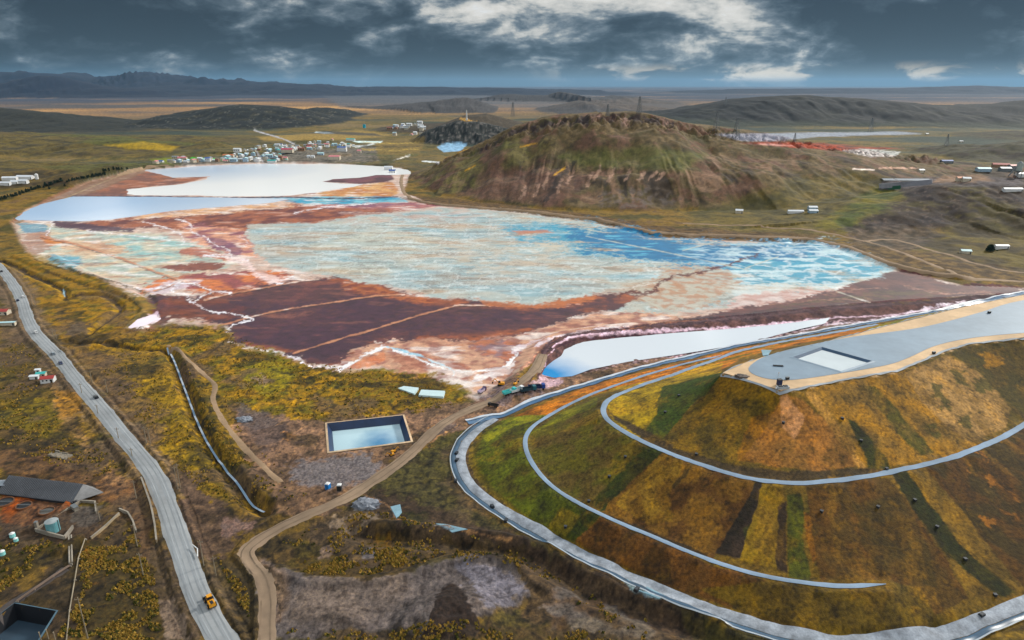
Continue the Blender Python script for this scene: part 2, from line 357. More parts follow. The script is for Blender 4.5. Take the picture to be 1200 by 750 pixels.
n200 = fbm(X, Y, 200, 4, 30); n40 = fbm(X, Y, 40, 4, 31); n10 = fbm(X, Y, 10, 3, 32); n3 = fbm(X, Y, 3.2, 3, 33)
wx = fbm(X, Y, 45, 5, 34)*1.3+fbm(X, Y, 9, 3, 134)*.9+n3*.7; wy = fbm(X, Y, 45, 5, 35)*1.3+fbm(X, Y, 9, 3, 135)*.9+fbm(X, Y, 3, 2, 136)*.7
ps = np.clip((V-95)/280, .04, 1.6)
far = RR.ravel()
COL = np.zeros((X.size, 3))
def mixc(m, c, sel=None):
    global COL
    if sel is None: COL += (np.asarray(c)-COL)*m[..., None]
    else: COL[sel] += (np.asarray(c)-COL[sel])*m[..., None]
def sel_of(P, pad):
    P = np.asarray(P)
    return np.nonzero((U > P[:, 0].min()-pad) & (U < P[:, 0].max()+pad) & (V > P[:, 1].min()-pad) & (V < P[:, 1].max()+pad))[0]
def A(pts, rgb, f=2.0, w=6.0, a=1.0, mod=None, lo=None, hi=None, rng_=None, c2=None, nz=None):
    """paint an area: outline pts, feather f and ragged edge w in survey pixels; c2 second colour mixed by noise nz"""
    s = sel_of(pts, 12)
    if rng_ is not None: s = s[(far[s] > rng_[0]) & (far[s] < rng_[1])]
    if not len(s): return
    d = sdf(U[s]+wx[s]*w*ps[s], V[s]+wy[s]*w*.5*ps[s], pts)
    m = sstep(f, -f, d)*a
    if mod is not None: m = m*mod[s]
    c = lin(*rgb)
    if c2 is not None:
        k = sstep(-.25, .35, (n10 if nz is None else nz)[s])[:, None]
        c = c*(1-k)+lin(*c2)*k
    mixc(m, c, s)
def Ln(pts, rgb, wd=1.2, w=1.5, a=1.0, n=4, mod=None, soft=.6):
    pts = catmull(pts, n)
    s = sel_of(pts, wd+4)
    if not len(s): return
    d, _ = segdist(U[s]+wx[s]*w*ps[s], V[s]+wy[s]*w*.5*ps[s], pts)
    we = wd/2*(.75+.6*n10[s]+.5*n3[s]); m = np.clip((we+soft-d)/(soft*1.5), 0, 1)*a*np.clip(.95+.5*n10[s], 0, 1)
    if mod is not None: m = m*mod[s]
    mixc(m, lin(*rgb), s)
thr = lambda n, a, b: sstep(a, b, n)
# ---- base cover
c_ochre, c_olive, c_brown, c_tan = lin(128,106,50), lin(88,84,42), lin(98,82,64), lin(140,118,84)
COL[:] = c_ochre
mixc(thr(n40, -.1, .4), c_olive); mixc(thr(n10+.4*n40, .25, .6), lin(70,66,34)); mixc(thr(-n40+.3*n10, .3, .7)*.7, c_brown)
# beyond the lakes: cooler, flatter colours in long bands
nb = fbm(X*.5, Y, 260, 5, 36); nb2 = fbm(X*.4, Y, 900, 5, 37)
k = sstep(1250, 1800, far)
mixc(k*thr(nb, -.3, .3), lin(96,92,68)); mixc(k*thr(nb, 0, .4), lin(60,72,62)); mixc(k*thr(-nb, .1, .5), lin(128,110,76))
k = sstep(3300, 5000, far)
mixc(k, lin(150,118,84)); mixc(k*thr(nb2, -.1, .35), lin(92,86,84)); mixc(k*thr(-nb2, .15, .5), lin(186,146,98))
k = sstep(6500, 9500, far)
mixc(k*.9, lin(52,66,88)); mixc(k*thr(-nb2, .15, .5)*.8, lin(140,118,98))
A([(380,112),(620,107),(700,112),(640,126),(560,126),(400,126)], (96,98,104), 4, 10, .8)
# hills
hm = sstep(.5, 5, HL)
hn = {h[0]: i for i, h in enumerate(hill_data)}
def on(*names):
    m = np.zeros(X.size)
    for n_ in names: m = np.maximum(m, (HI == hn[n_])*hm)
    return m
g_hill = thr(n40+.5*n10, -.2, .35)
m = on('big')
hb = fbm(X, Y, 45, 4, 50)
mixc(m, lin(92,82,54)); mixc(m*thr(n40+n10*.4, -.05, .4), lin(108,96,70)); mixc(m*thr(-n40+.4*n10, .0, .4), lin(104,82,66)); mixc(m*thr(hb, .2, .55)*.7, lin(78,78,46))
W = hill_data[0][1]; dd, ss = segdist(X[HI == 0], Y[HI == 0], W)
gul = np.zeros(X.size); tt = np.zeros(X.size)
gul[HI == 0] = fbm(ss*46, dd*.16, 14, 4, 51); tt[HI == 0] = dd/310
low = sstep(.42, .6, tt)*sstep(1.02, .92, tt)
mixc(m*low*thr(gul+.6*hb, .12, .45)*.7, lin(138,114,94)); mixc(m*low*thr(-gul+.6*n40, .15, .5)*.75, lin(50,40,36)); mixc(m*thr(n10+.4*hb, .2, .5)*.5, lin(54,50,36))
rock = sstep(.10, .14, tt+.02*n10)*sstep(.27, .2, tt+.03*n40)*(U > 560)*(U < 790)
mixc(m*rock*thr(gul+n10*.5, -.25, .2)*.9, lin(56,46,46)); mixc(m*rock*thr(-gul+n3*.5, .2, .5)*.7, lin(150,126,116))
A([(478,212),(600,160),(660,165),(560,225),(500,235)], (98,102,50), 6, 10, .45, mod=m*g_hill)
A([(650,180),(760,170),(830,180),(800,200),(680,195)], (96,108,58), 5, 10, .5, mod=m)
A([(560,205),(600,198),(700,205),(650,240),(560,232)], (96,74,64), 5, 10, .7, mod=m)
for L_ in ([(520,185),(545,175),(560,165)], [(545,200),(556,194)], [(650,205),(662,196)], [(610,172),(630,168)]):
    Ln(L_, (176,140,60), 2.2, 3, .8, mod=m)
for p in ((690,210,8),(700,203,8),(716,205,7),(640,212,9),(655,218,8),(668,208,7),(735,205,6),(752,207,4),(765,206,4),(774,207,4),(628,222,7),(612,226,6)):
    Ln([(p[0]+4, p[1]-p[2]), (p[0]-3, p[1]+p[2])], (150,128,112), 4, 5, .7, mod=m)
Ln([(640,232),(655,212),(672,190)], (40,40,40), 7, 8, .7, mod=m); Ln([(670,170),(640,190),(610,210)], (60,52,40), 5, 8, .5, mod=m)
A([(700,225),(760,215),(800,235),(760,246),(700,245)], (92,88,84), 3, 9, .7, mod=m*thr(n10, -.1, .3))
m = on('dome'); mixc(m, lin(70,60,50)); mixc(m*thr(n40+.4*n10, -.05, .35), lin(84,78,44)); mixc(m*thr(hb+.3*n10, .2, .5)*.9, lin(56,50,52)); mixc(m*thr(n3+n10, .5, .8)*.5, lin(112,100,92))
m = on('knoll'); mixc(m, lin(52,56,54)); mixc(m*thr(n10+.3*n3, .1, .4)*.7, lin(112,108,108)); mixc(m*thr(-n10, .2, .5)*.8, lin(28,34,38))
m = on('k2'); mixc(m, lin(82,72,58)); Ln([(540,139),(565,146),(590,152)], (190,150,84), 4, 2, .9, mod=m)  # pale streak paints a sunlit patch on this hill
m = on('h3', 'h3b'); mixc(m, lin(34,42,44)); mixc(m*thr(n40, .1, .5)*.5, lin(88,82,62)); mixc(m*thr(n10+hb, .5, .8)*.6, lin(112,110,104))
m = on('h4'); mixc(m, lin(62,66,50))
m = on('h5', 'h5b', 'h5c'); mixc(m, lin(108,94,50)); mixc(m*thr(n40, -.1, .35), lin(78,70,44)); mixc(m*thr(nb, .1, .4), lin(94,94,46)); mixc(m*thr(n10+.5*n40, .25, .55)*.8, lin(48,46,38)); mixc(m*thr(-nb+.4*n10, .15, .5)*.8, lin(92,76,56)); mixc(m*thr(SLOPE+n10*.1, .2, .35)*.5, lin(56,50,42))
m = on('h6'); mixc(m, lin(52,54,48)); mixc(m*thr(n40, .1, .4)*.7, lin(32,40,44))
m = on('h7', 'h8', 'h8b'); mixc(m, lin(74,72,74)); mixc(m*thr(nb2, .1, .5)*.5, lin(110,94,80))
m = on('r1'); mixc(m, lin(24,32,38)); mixc(m*thr(n200+.3*n40, 0, .5)*.8, lin(42,46,40)); mixc(m*thr(n40+.5*n10, .3, .6)*.4, lin(72,68,64))
mixc(m*sstep(25, 5, HL)*.5, lin(60,72,48))
m = on('r2', 'r3'); mixc(m, lin(74,70,48)); mixc(m*thr(n40, 0, .4)*.8, lin(60,48,40))
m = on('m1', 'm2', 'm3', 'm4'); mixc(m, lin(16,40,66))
COL = COL*(1+on('big')*.22)[:, None]
# east side rolling ground
A([(800,250),(860,235),(940,205),(1010,200),(1045,215),(1000,260),(950,285),(820,272)], (112,104,56), 8, 20, .8, c2=(84,82,48), nz=n40, rng_=(500,2000))
A([(960,265),(1000,235),(1040,212),(1060,232),(1010,262),(985,276)], (120,116,46), 6, 14, .8, c2=(76,92,34), nz=n40, rng_=(500,1500))
A([(1060,290),(1120,262),(1210,255),(1220,325),(1120,318)], (98,94,50), 6, 14, .75, c2=(72,64,46), nz=n40, rng_=(450,1400))
A([(930,287),(980,284),(1100,300),(1200,318),(1200,335),(1090,326),(1020,300)], (86,70,52), 4, 12, .8, c2=(116,98,66), nz=n10, rng_=(450,1400))
A([(480,228),(600,240),(760,262),(960,277),(960,286),(800,281),(700,266),(600,252),(490,243)], (118,94,60), 2, 6, .85, c2=(74,60,46), rng_=(500,1400))
A([(985,268),(1040,258),(1110,275),(1060,295),(1000,287)], (66,62,62), 4, 12, .7, c2=(96,88,84), rng_=(450,1400))
# far lakes, pans and pads
A([(838,157),(960,155),(1050,154),(1080,157),(1000,159),(960,160),(900,166),(868,165)], (150,156,168), 1, 3, 1)
A([(868,167),(905,166),(960,168),(1020,172),(1060,174),(1000,178),(930,173)], (170,82,58), 1.2, 5, .95, c2=(120,60,50), nz=n40)
A([(868,168),(905,168.5),(935,171),(910,171)], (210,170,160), .8, 3, .8)
A([(985,176),(1010,175),(1056,178),(1050,183),(1020,184),(1000,180)], (222,222,216), .8, 3, .9, c2=(110,110,110))
Ln([(1000,198),(1024,199)], (226,218,206), 1.8, 1); Ln([(1030,197),(1060,197),(1075,198)], (200,170,150), 2, 4)
A([(1030,222),(1035,210),(1090,208),(1120,206),(1200,209),(1200,218),(1150,219),(1090,217),(1060,222)], (104,100,102), 1.5, 5, .9, c2=(70,66,68))
A([(1090,214),(1105,206),(1150,204),(1165,212),(1120,214)], (140,116,90), 2, 5, .8)
# beyond-the-lake plain near the town
A([(170,196),(480,196),(492,186),(470,170),(430,160),(300,162),(200,178)], (116,104,66), 4, 14, .6, c2=(82,84,58), nz=n40, rng_=(1250,3200))
for p, c in (([(120,170),(170,166),(209,172),(200,177),(150,174)], (168,140,44)), ([(300,160),(420,152),(470,158),(400,164),(310,165)], (160,134,78)),
             ([(370,180),(412,180),(412,184),(375,184)], (190,150,70)), ([(440,165),(500,160),(490,185),(440,180)], (130,110,66)), ([(175,186),(205,185),(200,192),(180,190)], (132,140,56))):
    A(p, c, 1.5, 5, .85)
A([(210,188),(300,182),(345,176),(440,172),(445,190),(330,194),(215,196)], (104,98,94), 1.5, 6, .75, c2=(128,122,118), nz=n10, rng_=(1250,3200))
A([(224,184.5),(262,186),(262,188.4),(222,187.6)], (40,190,50), .5, .4, 1)
Ln([(298,152),(330,162),(345,169)], (176,176,184), 1.6, .5); Ln([(301,178),(305,185),(309,192)], (176,172,176), 2.2, .5)
Ln([(400,167),(420,172),(448,166)], (200,206,208), 1.5, 3)
A([(370,153.5),(385,154),(392,156),(380,156.5),(368,155)], (214,226,232), .5, 1)
A([(412,165),(448,165.5),(446,168),(420,167.5)], (206,226,226), .5, 1)
A([(380,153),(440,156),(450,159),(360,156)], (44,58,70), .8, 2, .7)
A([(512,172),(525,167),(548,168),(540,176),(520,178)], (140,176,206), .6, 2)
Ln([(495,189),(514,190)], (200,206,210), 2, 1); Ln([(462,188),(480,182)], (214,210,204), 1.4, 2)
for y_ in (167,171,175,181,186): Ln([(425,y_),(460,y_+1.5),(490,y_)], random.choice([(70,66,48),(176,150,84),(92,96,60)]), 1.4, 8, .8)
# ---- the tailings basin
mB = INB*(HL < 1)
nt1 = fbm(X, Y, 26, 5, 60); nt2 = fbm(X+30*wx, Y+30*wy, 60, 5, 61); nt3 = fbm(X*.6, Y, 9, 4, 62)
mixc(mB, lin(206,182,170))
# brown shore left of north lake and orange pans
A([(90,232),(130,216),(172,200),(190,204),(206,209),(248,207),(215,215),(182,218.5),(152,222),(150,230)], (158,96,66), 1.2, 5, 1, c2=(120,74,60), nz=n40)
A([(45,238),(90,216),(150,201),(172,198),(170,202),(110,226),(88,231),(60,244),(20,262),(10,262)], (132,98,74), 1.2, 5, .9)
A([(376,213),(390,210),(425,205),(458,204),(462,210),(440,217),(425,216)], (122,70,80), .8, 3, 1, c2=(88,48,58), nz=n40)
A([(384,224),(425,216),(458,213),(470,225),(455,232),(385,231),(370,228)], (190,128,78), .8, 4, 1, c2=(214,170,120), nz=n40)
for p in ((300,227),(322,226),(345,225.5),(356,227)): Ln([(p[0],p[1]),(p[0]+14,p[1]-.6)], (126,60,52), 1.6, 1.5)
A([(300,232),(345,231),(460,231),(480,236),(470,241),(420,243),(340,238)], (64,150,184), .8, 4, 1, c2=(130,190,206), nz=n40)
A([(345,241),(480,237),(520,241),(500,244),(420,250),(350,246)], (140,64,84), 1, 5, .85, c2=(190,120,110), nz=n40)
Ln([(82,230),(160,230.4),(290,232),(330,231),(400,233),(466,231)], (52,40,70), 1.5, .6)
Ln([(82,228.5),(150,228.5),(220,229.6)], (112,84,84), 1.5, .6, .7)
# orange and rust sweep
A([(60,262),(130,258),(200,247),(260,243),(330,238),(380,243),(470,246),(430,252),(370,262),(320,266),(290,276),(240,275),(190,268),(130,266),(70,266)], (164,98,70), 1.5, 9, 1, c2=(112,56,54), nz=nt1)
A([(165,252),(250,243),(340,237),(345,241),(260,250),(200,256),(150,258)], (232,190,150), 1.5, 8, .75, c2=(240,214,196), nz=nt1)
A([(62,258),(90,260),(130,266),(160,268),(155,272),(100,270),(64,266)], (72,44,70), 1, 5, .9)
# left pale flats
A([(20,262),(60,266),(110,271),(170,274),(220,284),(270,296),(292,306),(250,318),(215,326),(180,333),(140,331),(110,322),(70,310),(40,300),(30,285)], (178,190,182), 2, 9, 1, c2=(214,196,172), nz=nt1)
A([(30,268),(60,270),(60,292),(40,300),(26,285)], (170,128,112), 1.5, 6, .8)
A([(20,262),(55,264),(55,272),(30,274)], (92,150,176), 1, 4, .8)
A([(128,276),(190,276),(235,292),(235,306),(180,304),(140,296)], (146,190,192), 3, 12, .75, c2=(206,206,190), nz=nt1)
A([(58,300),(92,300),(98,310),(84,319),(60,312)], (108,164,184), 1.5, 6, .9)
A([(70,284),(110,280),(150,292),(130,298),(80,296)], (206,144,104), 2, 10, .7, c2=(224,190,160), nz=nt1)
A([(48,277),(70,280),(82,284),(60,288),(48,282)], (196,118,50), 1, 4, .9)
# pink centre
A([(205,262),(240,262),(290,272),(302,285),(300,300),(275,305),(245,290),(215,276)], (224,168,140), 2, 10, .9, c2=(150,90,100), nz=nt1)
A([(235,278),(262,278),(285,292),(282,300),(255,294)], (116,72,104), 1.5, 7, .7)
A([(212,292),(235,290),(260,298),(270,304),(240,302),(210,300)], (176,84,56), 1.2, 6, .8)
A([(190,312),(230,308),(268,308),(250,318),(205,319)], (130,58,44), 1.2, 5, .9)
A([(160,345),(165,335),(190,326),(240,322),(300,318),(330,318),(345,327),(300,338),(262,348),(215,340),(190,336)], (210,128,82), 1.5, 9, 1, c2=(150,84,84), nz=nt1)
A([(165,340),(200,330),(240,330),(215,338),(180,347)], (214,200,210), 1, 5, .8)
# crust sheet
CR = [(290,264),(335,262),(372,262),(430,251),(520,244),(600,248),(680,259),(730,267),(760,278),(850,283),(960,285),(1000,294),(1035,307),(1052,318),(1044,327),(1000,333),(960,340),(930,352),(880,360),(800,366),(750,368),(715,362),(740,345),(700,344),(660,356),(620,359),(560,352),(500,347),(440,334),(400,326),(360,320),(318,310),(300,296),(292,280)]
A(CR, (172,186,186), 1.5, 8, 1, c2=(192,192,184), nz=nt1)
s = sel_of(CR, 4); dcr = sstep(2, -6, sdf(U[s], V[s], CR)); 
def crust(m_, c): mixc(m_[s]*dcr, lin(*c), s)
sa = fbm(X*.33+Y*.03, Y, 11, 4, 80); sb = fbm(X*.3, Y+.1*X, 26, 4, 81); sc_n = fbm(X*.5, Y, 70, 4, 82)
crust(thr(sb, .05, .35)*.6, (140,176,190)); crust(thr(-sb, .1, .4)*.6, (186,150,120)); crust(thr(sc_n, .1, .4)*.4, (214,206,186)); crust(thr(-sc_n, .1, .4)*.4, (162,178,184))
crust(thr(sa, .15, .5)*.5, (222,232,234)); crust(thr(-sa, .18, .5)*.5, (132,124,114))
v1 = 1-np.abs(nt2)*14; v2 = 1-np.abs(nt1+.1)*12
crust(np.clip(v1, 0, 1)*.5, (116,92,76)); crust(np.clip(v2, 0, 1)*.45, (244,246,246))
A([(400,248),(470,246),(540,244),(600,249),(560,256),(450,262),(400,266)], (196,160,150), 3, 14, .5, mod=thr(nt1, -.2, .4))
A([(500,288),(560,280),(640,282),(680,300),(640,320),(560,326)], (206,190,170), 5, 20, .5, mod=thr(nt3, -.2, .3))
TQ = [(585,264),(640,262),(700,262),(740,268),(780,280),(850,283),(960,285),(1000,294),(1036,308),(1050,318),(1040,324),(1000,330),(960,336),(900,340),(850,338),(820,326),(780,312),(740,306),(690,296),(640,286),(590,276)]
s = sel_of(TQ, 8); d = sdf(U[s]+wx[s]*14, V[s]+wy[s]*8, TQ); mt = sstep(4, -9, d)
mixc(mt*.92*thr(sb+sa*.7, -.8, -.1)[s], lin(56,150,182), s); mixc(mt*thr(sa, .15, .4)[s]*.5, lin(196,222,230), s)
DB = [(672,266),(740,268),(790,280),(900,284),(960,290),(990,300),(940,302),(880,310),(830,318),(790,312),(740,304),(690,292),(660,280)]
s = sel_of(DB, 8); d = sdf(U[s]+wx[s]*12, V[s]+wy[s]*7, DB); md = sstep(3, -6, d)
mixc(md*.97*thr(sb+.5*sa, -.9, -.3)[s], lin(8,118,166), s); mixc(md*thr(sa-sb*.4, .3, .55)[s]*.6, lin(130,200,222), s); mixc(md*thr(-sa, .2, .45)[s]*.5, lin(8,88,124), s)
s = sel_of(TQ, 8)
mixc(mt*np.clip(1-np.abs(nt1[s])*6, 0, 1)*.7*sstep(780, 880, U[s]+20*wx[s]), lin(226,234,238), s); mixc(mt*thr(sa[s], .0, .3)*.75*sstep(770, 870, U[s]+20*wx[s]), lin(206,226,232), s)
A([(840,330),(900,336),(980,330),(1030,324),(1000,333),(940,342),(880,348),(830,345)], (216,220,218), 2, 10, .8, mod=thr(sa, -.4, .1))
A([(600,271),(640,270),(650,273),(610,275)], (190,120,90), 1, 4, .8)
A([(780,312),(860,318),(870,335),(830,350),(860,362),(780,362),(740,355),(730,345),(770,330)], (190,182,168), 3, 12, .8, c2=(180,134,104), nz=n10)
A([(860,345),(960,338),(1000,334),(960,352),(900,366),(850,372)], (196,150,140), 2, 10, .8, c2=(222,200,196), nz=nt3)
# dark maroon ground
MR = [(140,392),(168,364),(158,352),(190,345),(215,350),(250,345),(300,335),(345,329),(400,325),(440,335),(470,345),(500,350),(560,352),(620,359),(660,353),(700,346),(735,345),(750,350),(720,362),(690,368),(650,380),(600,392),(560,400),(500,398),(455,404),(420,412),(395,432),(350,421),(300,411),(272,400),(268,384),(230,374),(200,372),(170,392)]
A(MR, (96,58,62), 2, 7, 1, c2=(74,46,62), nz=nt2)
s = sel_of(MR, 4); d = sdf(U[s]+wx[s]*4, V[s]+wy[s]*2, MR); mm = sstep(1, -3, d)
edge = sstep(-11, -1, d)*mm
mixc(edge*thr(n40+.4*n10, -.1, .3)[s]*.85, lin(176,100,62), s); mixc(mm*thr(nt1+.3*n10, .2, .5)[s]*.5, lin(140,84,74), s); mixc(mm*thr(-nt1, .25, .55)[s]*.6, lin(62,38,52), s)
A([(165,365),(200,352),(262,350),(290,362),(268,376),(230,374),(190,372)], (136,70,42), 2, 8, .85, c2=(104,56,44), nz=nt1)
A([(400,327),(440,334),(470,346),(520,350),(500,356),(450,350),(400,340)], (186,110,66), 2, 5, .8, c2=(140,70,50), nz=n10)
A([(560,350),(620,358),(660,352),(700,346),(700,352),(640,362),(570,358)], (196,120,76), 1.5, 5, .7)
A([(300,370),(340,362),(380,365),(340,375)], (150,96,80), 3, 9, .6)
# south pale-pink strip
A([(382,432),(420,412),(458,402),(500,396),(560,400),(600,392),(650,381),(700,368),(750,366),(800,371),(860,368),(800,380),(700,390),(655,400),(625,425),(600,440),(590,450),(560,460),(540,446),(500,444),(470,436),(450,430),(430,426)], (206,164,140), 1.5, 7, 1, c2=(160,112,100), nz=n10)
A([(560,400),(600,394),(610,410),(600,424),(570,420),(548,408)], (128,104,118), 2, 8, .85, c2=(176,110,84), nz=n10)
A([(455,420),(490,412),(530,420),(545,440),(510,440),(475,432)], (160,98,78), 2, 8, .6)
A([(595,415),(640,402),(700,390),(740,380),(700,384),(640,396),(600,408)], (236,226,236), 1, 5, .8)
A([(546,446),(590,432),(604,424),(602,436),(585,444),(560,450)], (240,232,232), 1, 5, .9)
Ln([(400,432),(425,418),(445,409),(456,407),(470,412),(490,420),(510,430),(530,436),(560,436),(590,432),(600,422),(604,415)], (246,246,250), 3.4, 3)
Ln([(456,407),(475,412),(500,420),(528,434),(530,440)], (168,206,226), 2.4, 2)
Ln([(640,398),(600,404),(560,402),(520,408)], (184,120,86), 1.6, 3, .8)
A([(400,432),(450,412),(456,420),(430,430)], (214,128,84), 1, 4, .6)
# purple cast of the wet flats
s = sel_of(MR, 4); d = sdf(U[s]+wx[s]*4, V[s]+wy[s]*2, MR); mixc(sstep(-4, -16, d)*thr(nt2+.5*nt1, -.5, .1)[s]*.6, lin(78,44,66), s)
# east maroon strip
A([(1040,322),(1054,317),(1120,334),(1220,338),(1220,346),(1100,352),(1000,360),(900,371),(800,381),(760,384),(800,374),(870,362),(930,352),(980,338)], (86,52,60), 1.5, 6, 1, c2=(112,70,68), nz=nt1)
A([(900,364),(960,350),(1040,340),(1120,342),(1040,350),(960,358)], (92,82,50), 2, 9, .6, c2=(70,44,48), nz=n10)
for L_ in ([(960,346),(1000,340),(1040,338)], [(900,358),(960,352),(1020,350)], [(1060,335),(1110,345),(1160,343)]): Ln(L_, (160,116,98), 1.2, 5, .7)
# vein of dark ore
VN = [(890,300),(872,304),(862,308),(842,314),(828,318),(806,322),(790,324),(774,332),(768,340),(748,345),(735,343),(724,350)]
Ln(VN, (92,30,44), 2.6, 5, .95); Ln(VN[4:], (110,60,48), 4, 8, .7)
# dikes
for L_, wd in (([(48,277),(83,285),(133,300),(170,314),(210,328),(240,337),(250,345)], 2.2), ([(240,352),(263,346),(333,333),(366,328)], 2.0), ([(250,384),(323,365),(400,353),(440,347),(474,346)], 1.8),
              ([(343,415),(400,397),(433,388),(490,370),(533,359),(545,358)], 2.0), ([(168,346),(190,338),(212,331)], 1.5), ([(533,358),(572,358)], 1.2)):
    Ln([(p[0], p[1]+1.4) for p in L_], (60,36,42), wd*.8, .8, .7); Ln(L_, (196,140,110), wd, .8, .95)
for L_ in ([(687,277),(740,288),(800,300),(877,317)], [(800,294),(840,283)], [(873,315),(912,301)], [(752,350),(800,374)], [(960,333),(990,345),(1027,357)]): Ln(L_, (196,196,184), 1.2, .5, .8)
# white rills
for L_, wd in (([(62,256),(60,266),(55,277)], 2.2), ([(168,260),(187,265),(200,270),(213,277),(217,285)], 1.8), ([(207,258),(222,263),(224,272),(240,277),(247,283),(267,293),(273,303)], 2), ([(273,303),(290,305),(297,317),(317,330),(333,333)], 2.6),
              ([(162,339),(187,337),(213,331),(233,335),(253,342),(275,344)], 3), ([(213,332),(200,339),(203,344),(217,345),(230,357),(247,365),(267,367),(295,375),(280,379),(272,382)], 2.8), ([(232,352),(250,343),(262,345)], 1.6),
              ([(273,380),(270,386),(267,394),(274,402),(283,407),(300,411),(317,413),(333,417),(350,421),(362,427),(377,430),(400,432)], 3.2), ([(240,300),(262,300),(272,303)], 3), ([(286,290),(288,282),(282,278)], 1.4), ([(315,330),(345,326)], 2), ([(150,385),(165,336)], .1),
              ([(100,270),(150,276),(200,282)], 1), ([(345,250),(380,243),(440,238)], 1.2)):
    Ln(L_, (244,242,250), wd*.62, 4.5, 1)
A([(262,298),(276,300),(290,304),(300,316),(330,328),(345,326),(320,333),(300,326),(286,312),(268,306)], (240,214,210), 1.5, 6, .8)
Ln([(400,286),(416,290),(424,296),(420,310),(440,316)], (110,100,100), 1, 8, .5)
A([(150,386),(170,370),(186,367),(186,376),(168,386)], (232,206,222), .8, 2, 1)
# ---- dam and pond surrounds
A([(628,446),(634,420),(646,405),(663,397),(703,390),(765,384),(828,378),(890,372),(960,365),(1040,359),(1120,354),(1160,352),(1150,362),(1060,372),(980,382),(906,394),(828,411),(734,425),(668,443)], (112,84,80), 2, 3, 1, c2=(84,64,66), nz=n10)
Ln(DAM, (74,56,66), 8, 2, .95, soft=1.5); Ln([(p[0], p[1]+1) for p in DAM], (104,84,88), 2.4, 1.5, .8)
Ln([(634,436),(642,420),(654,407),(676,398),(720,393),(800,388),(880,381.5),(945,376)], (226,204,220), 1.8, 2, .9); Ln([(632,440),(637,428),(650,414),(664,405),(690,398.5),(760,393),(860,386),(940,378)], (70,40,56), 1.6, 2, .9); Ln([(648,404),(664,396),(704,389),(766,383),(830,377.5)], (150,104,84), 1.6, 2, .8)
Ln([(660,402),(700,396),(800,388),(900,380),(960,374),(1050,368),(1110,360)], (220,200,216), 1.3, 2, .7)
A([(600,462),(640,446),(700,436),(770,421),(860,405),(940,388),(1000,378),(1060,372),(1140,360),(1150,366),(1060,378),(960,395),(870,410),(800,423),(720,446),(640,470),(585,492),(548,494),(560,475)], (136,118,104), 2, 6, .95, c2=(110,96,92), nz=n10)
A([(640,444),(740,424),(860,402),(930,386),(980,376),(1010,374),(940,388),(880,404),(800,417),(700,438)], (92,74,84), 1.2, 6, .85, c2=(200,180,190), nz=n3)
for L_ in ([(890,402),(940,391),(1000,384),(1060,372),(1120,360)], [(940,385),(1000,378),(1060,368),(1130,356)]): Ln(L_, (222,216,228), 1.8, 3, .9)
Ln([(840,407),(900,398),(970,388),(1060,374)], (60,72,104), 1.4, 1, .8)
# ---- foreground west
A([(10,296),(45,300),(90,318),(140,338),(168,350),(185,362),(140,395),(170,400),(150,410),(80,412),(50,372),(34,338)], (158,124,34), 3, 8, .9, c2=(112,100,34), nz=n10)
A([(140,392),(200,376),(266,386),(276,404),(350,424),(400,436),(445,432),(500,440),(552,462),(520,480),(470,487),(380,496),(300,488),(262,470),(235,430),(205,408),(150,405)], (152,122,34), 3, 9, .95, c2=(104,98,30), nz=n10)
A([(275,432),(310,420),(350,425),(350,445),(310,462),(280,450)], (126,124,44), 4, 10, .7)
A([(294,438),(310,436),(320,444),(300,448)], (150,132,116), 2, 8, .8)
A([(400,440),(440,434),(480,446),(540,456),(520,478),(440,482),(400,470)], (150,120,30), 3, 8, .7, c2=(90,88,30), nz=n3)
A([(180,440),(205,436),(218,470),(236,520),(262,560),(280,590),(240,580),(210,548),(176,510),(150,470),(150,448)], (140,118,42), 3, 8, .9, c2=(116,102,38), nz=n40)
A([(222,450),(240,440),(265,490),(310,550),(360,580),(340,600),(300,580),(260,535),(236,495)], (128,106,32), 2, 7, .9, c2=(70,66,28), nz=n10)
A([(0,395),(50,402),(90,450),(60,470),(70,500),(150,545),(100,560),(40,545),(0,530)], (98,84,44), 4, 10, .9, c2=(74,68,32), nz=n10)
A([(0,470),(60,470),(80,500),(50,520),(0,515)], (110,100,40), 3, 9, .8)
A([(0,340),(25,350),(50,392),(52,404),(20,400),(0,398)], (116,98,74), 3, 9, .9, c2=(88,80,60), nz=n10)
A([(0,310),(20,340),(0,350)], (104,92,74), 3, 8, .8)
Ln([(0,488),(30,488),(55,486)], (50,48,30), 2, 4, .8); Ln([(140,447),(170,466),(210,478)], (84,66,44), 3, 4, .7)
for L_, dk_ in ((DITCH1, 1), (DITCH2, 1), (CANAL, 1)):
    Ln([(u+1.5, v+2.5) for u, v in L_], (176,146,56), 7, 3, .6, soft=2); Ln([(u-3, v-2) for u, v in L_], (168,138,50), 4, 3, .6, soft=2)
    Ln([(u+.8, v) for u, v in L_], (40,36,32), 4.2, 2, .95, soft=.8)  # shade of the ditch and canal banks painted as a dark line
Ln([(217,440),(236,490),(266,540),(300,590)], (44,40,30), 3, 3, .8); Ln([(262,548),(300,572),(330,592)], (50,46,32), 3, 3, .8)
for L_ in ([(50,318),(110,338),(150,350),(165,362)], [(40,305),(110,325),(160,340),(182,352)], [(20,318),(60,345),(100,350)], [(60,410),(110,398),(150,380),(178,366)]): Ln(L_, (70,62,36), 2, 4, .8)
Ln([(74,337),(75,344)], (150,190,206), 1.6, .5)
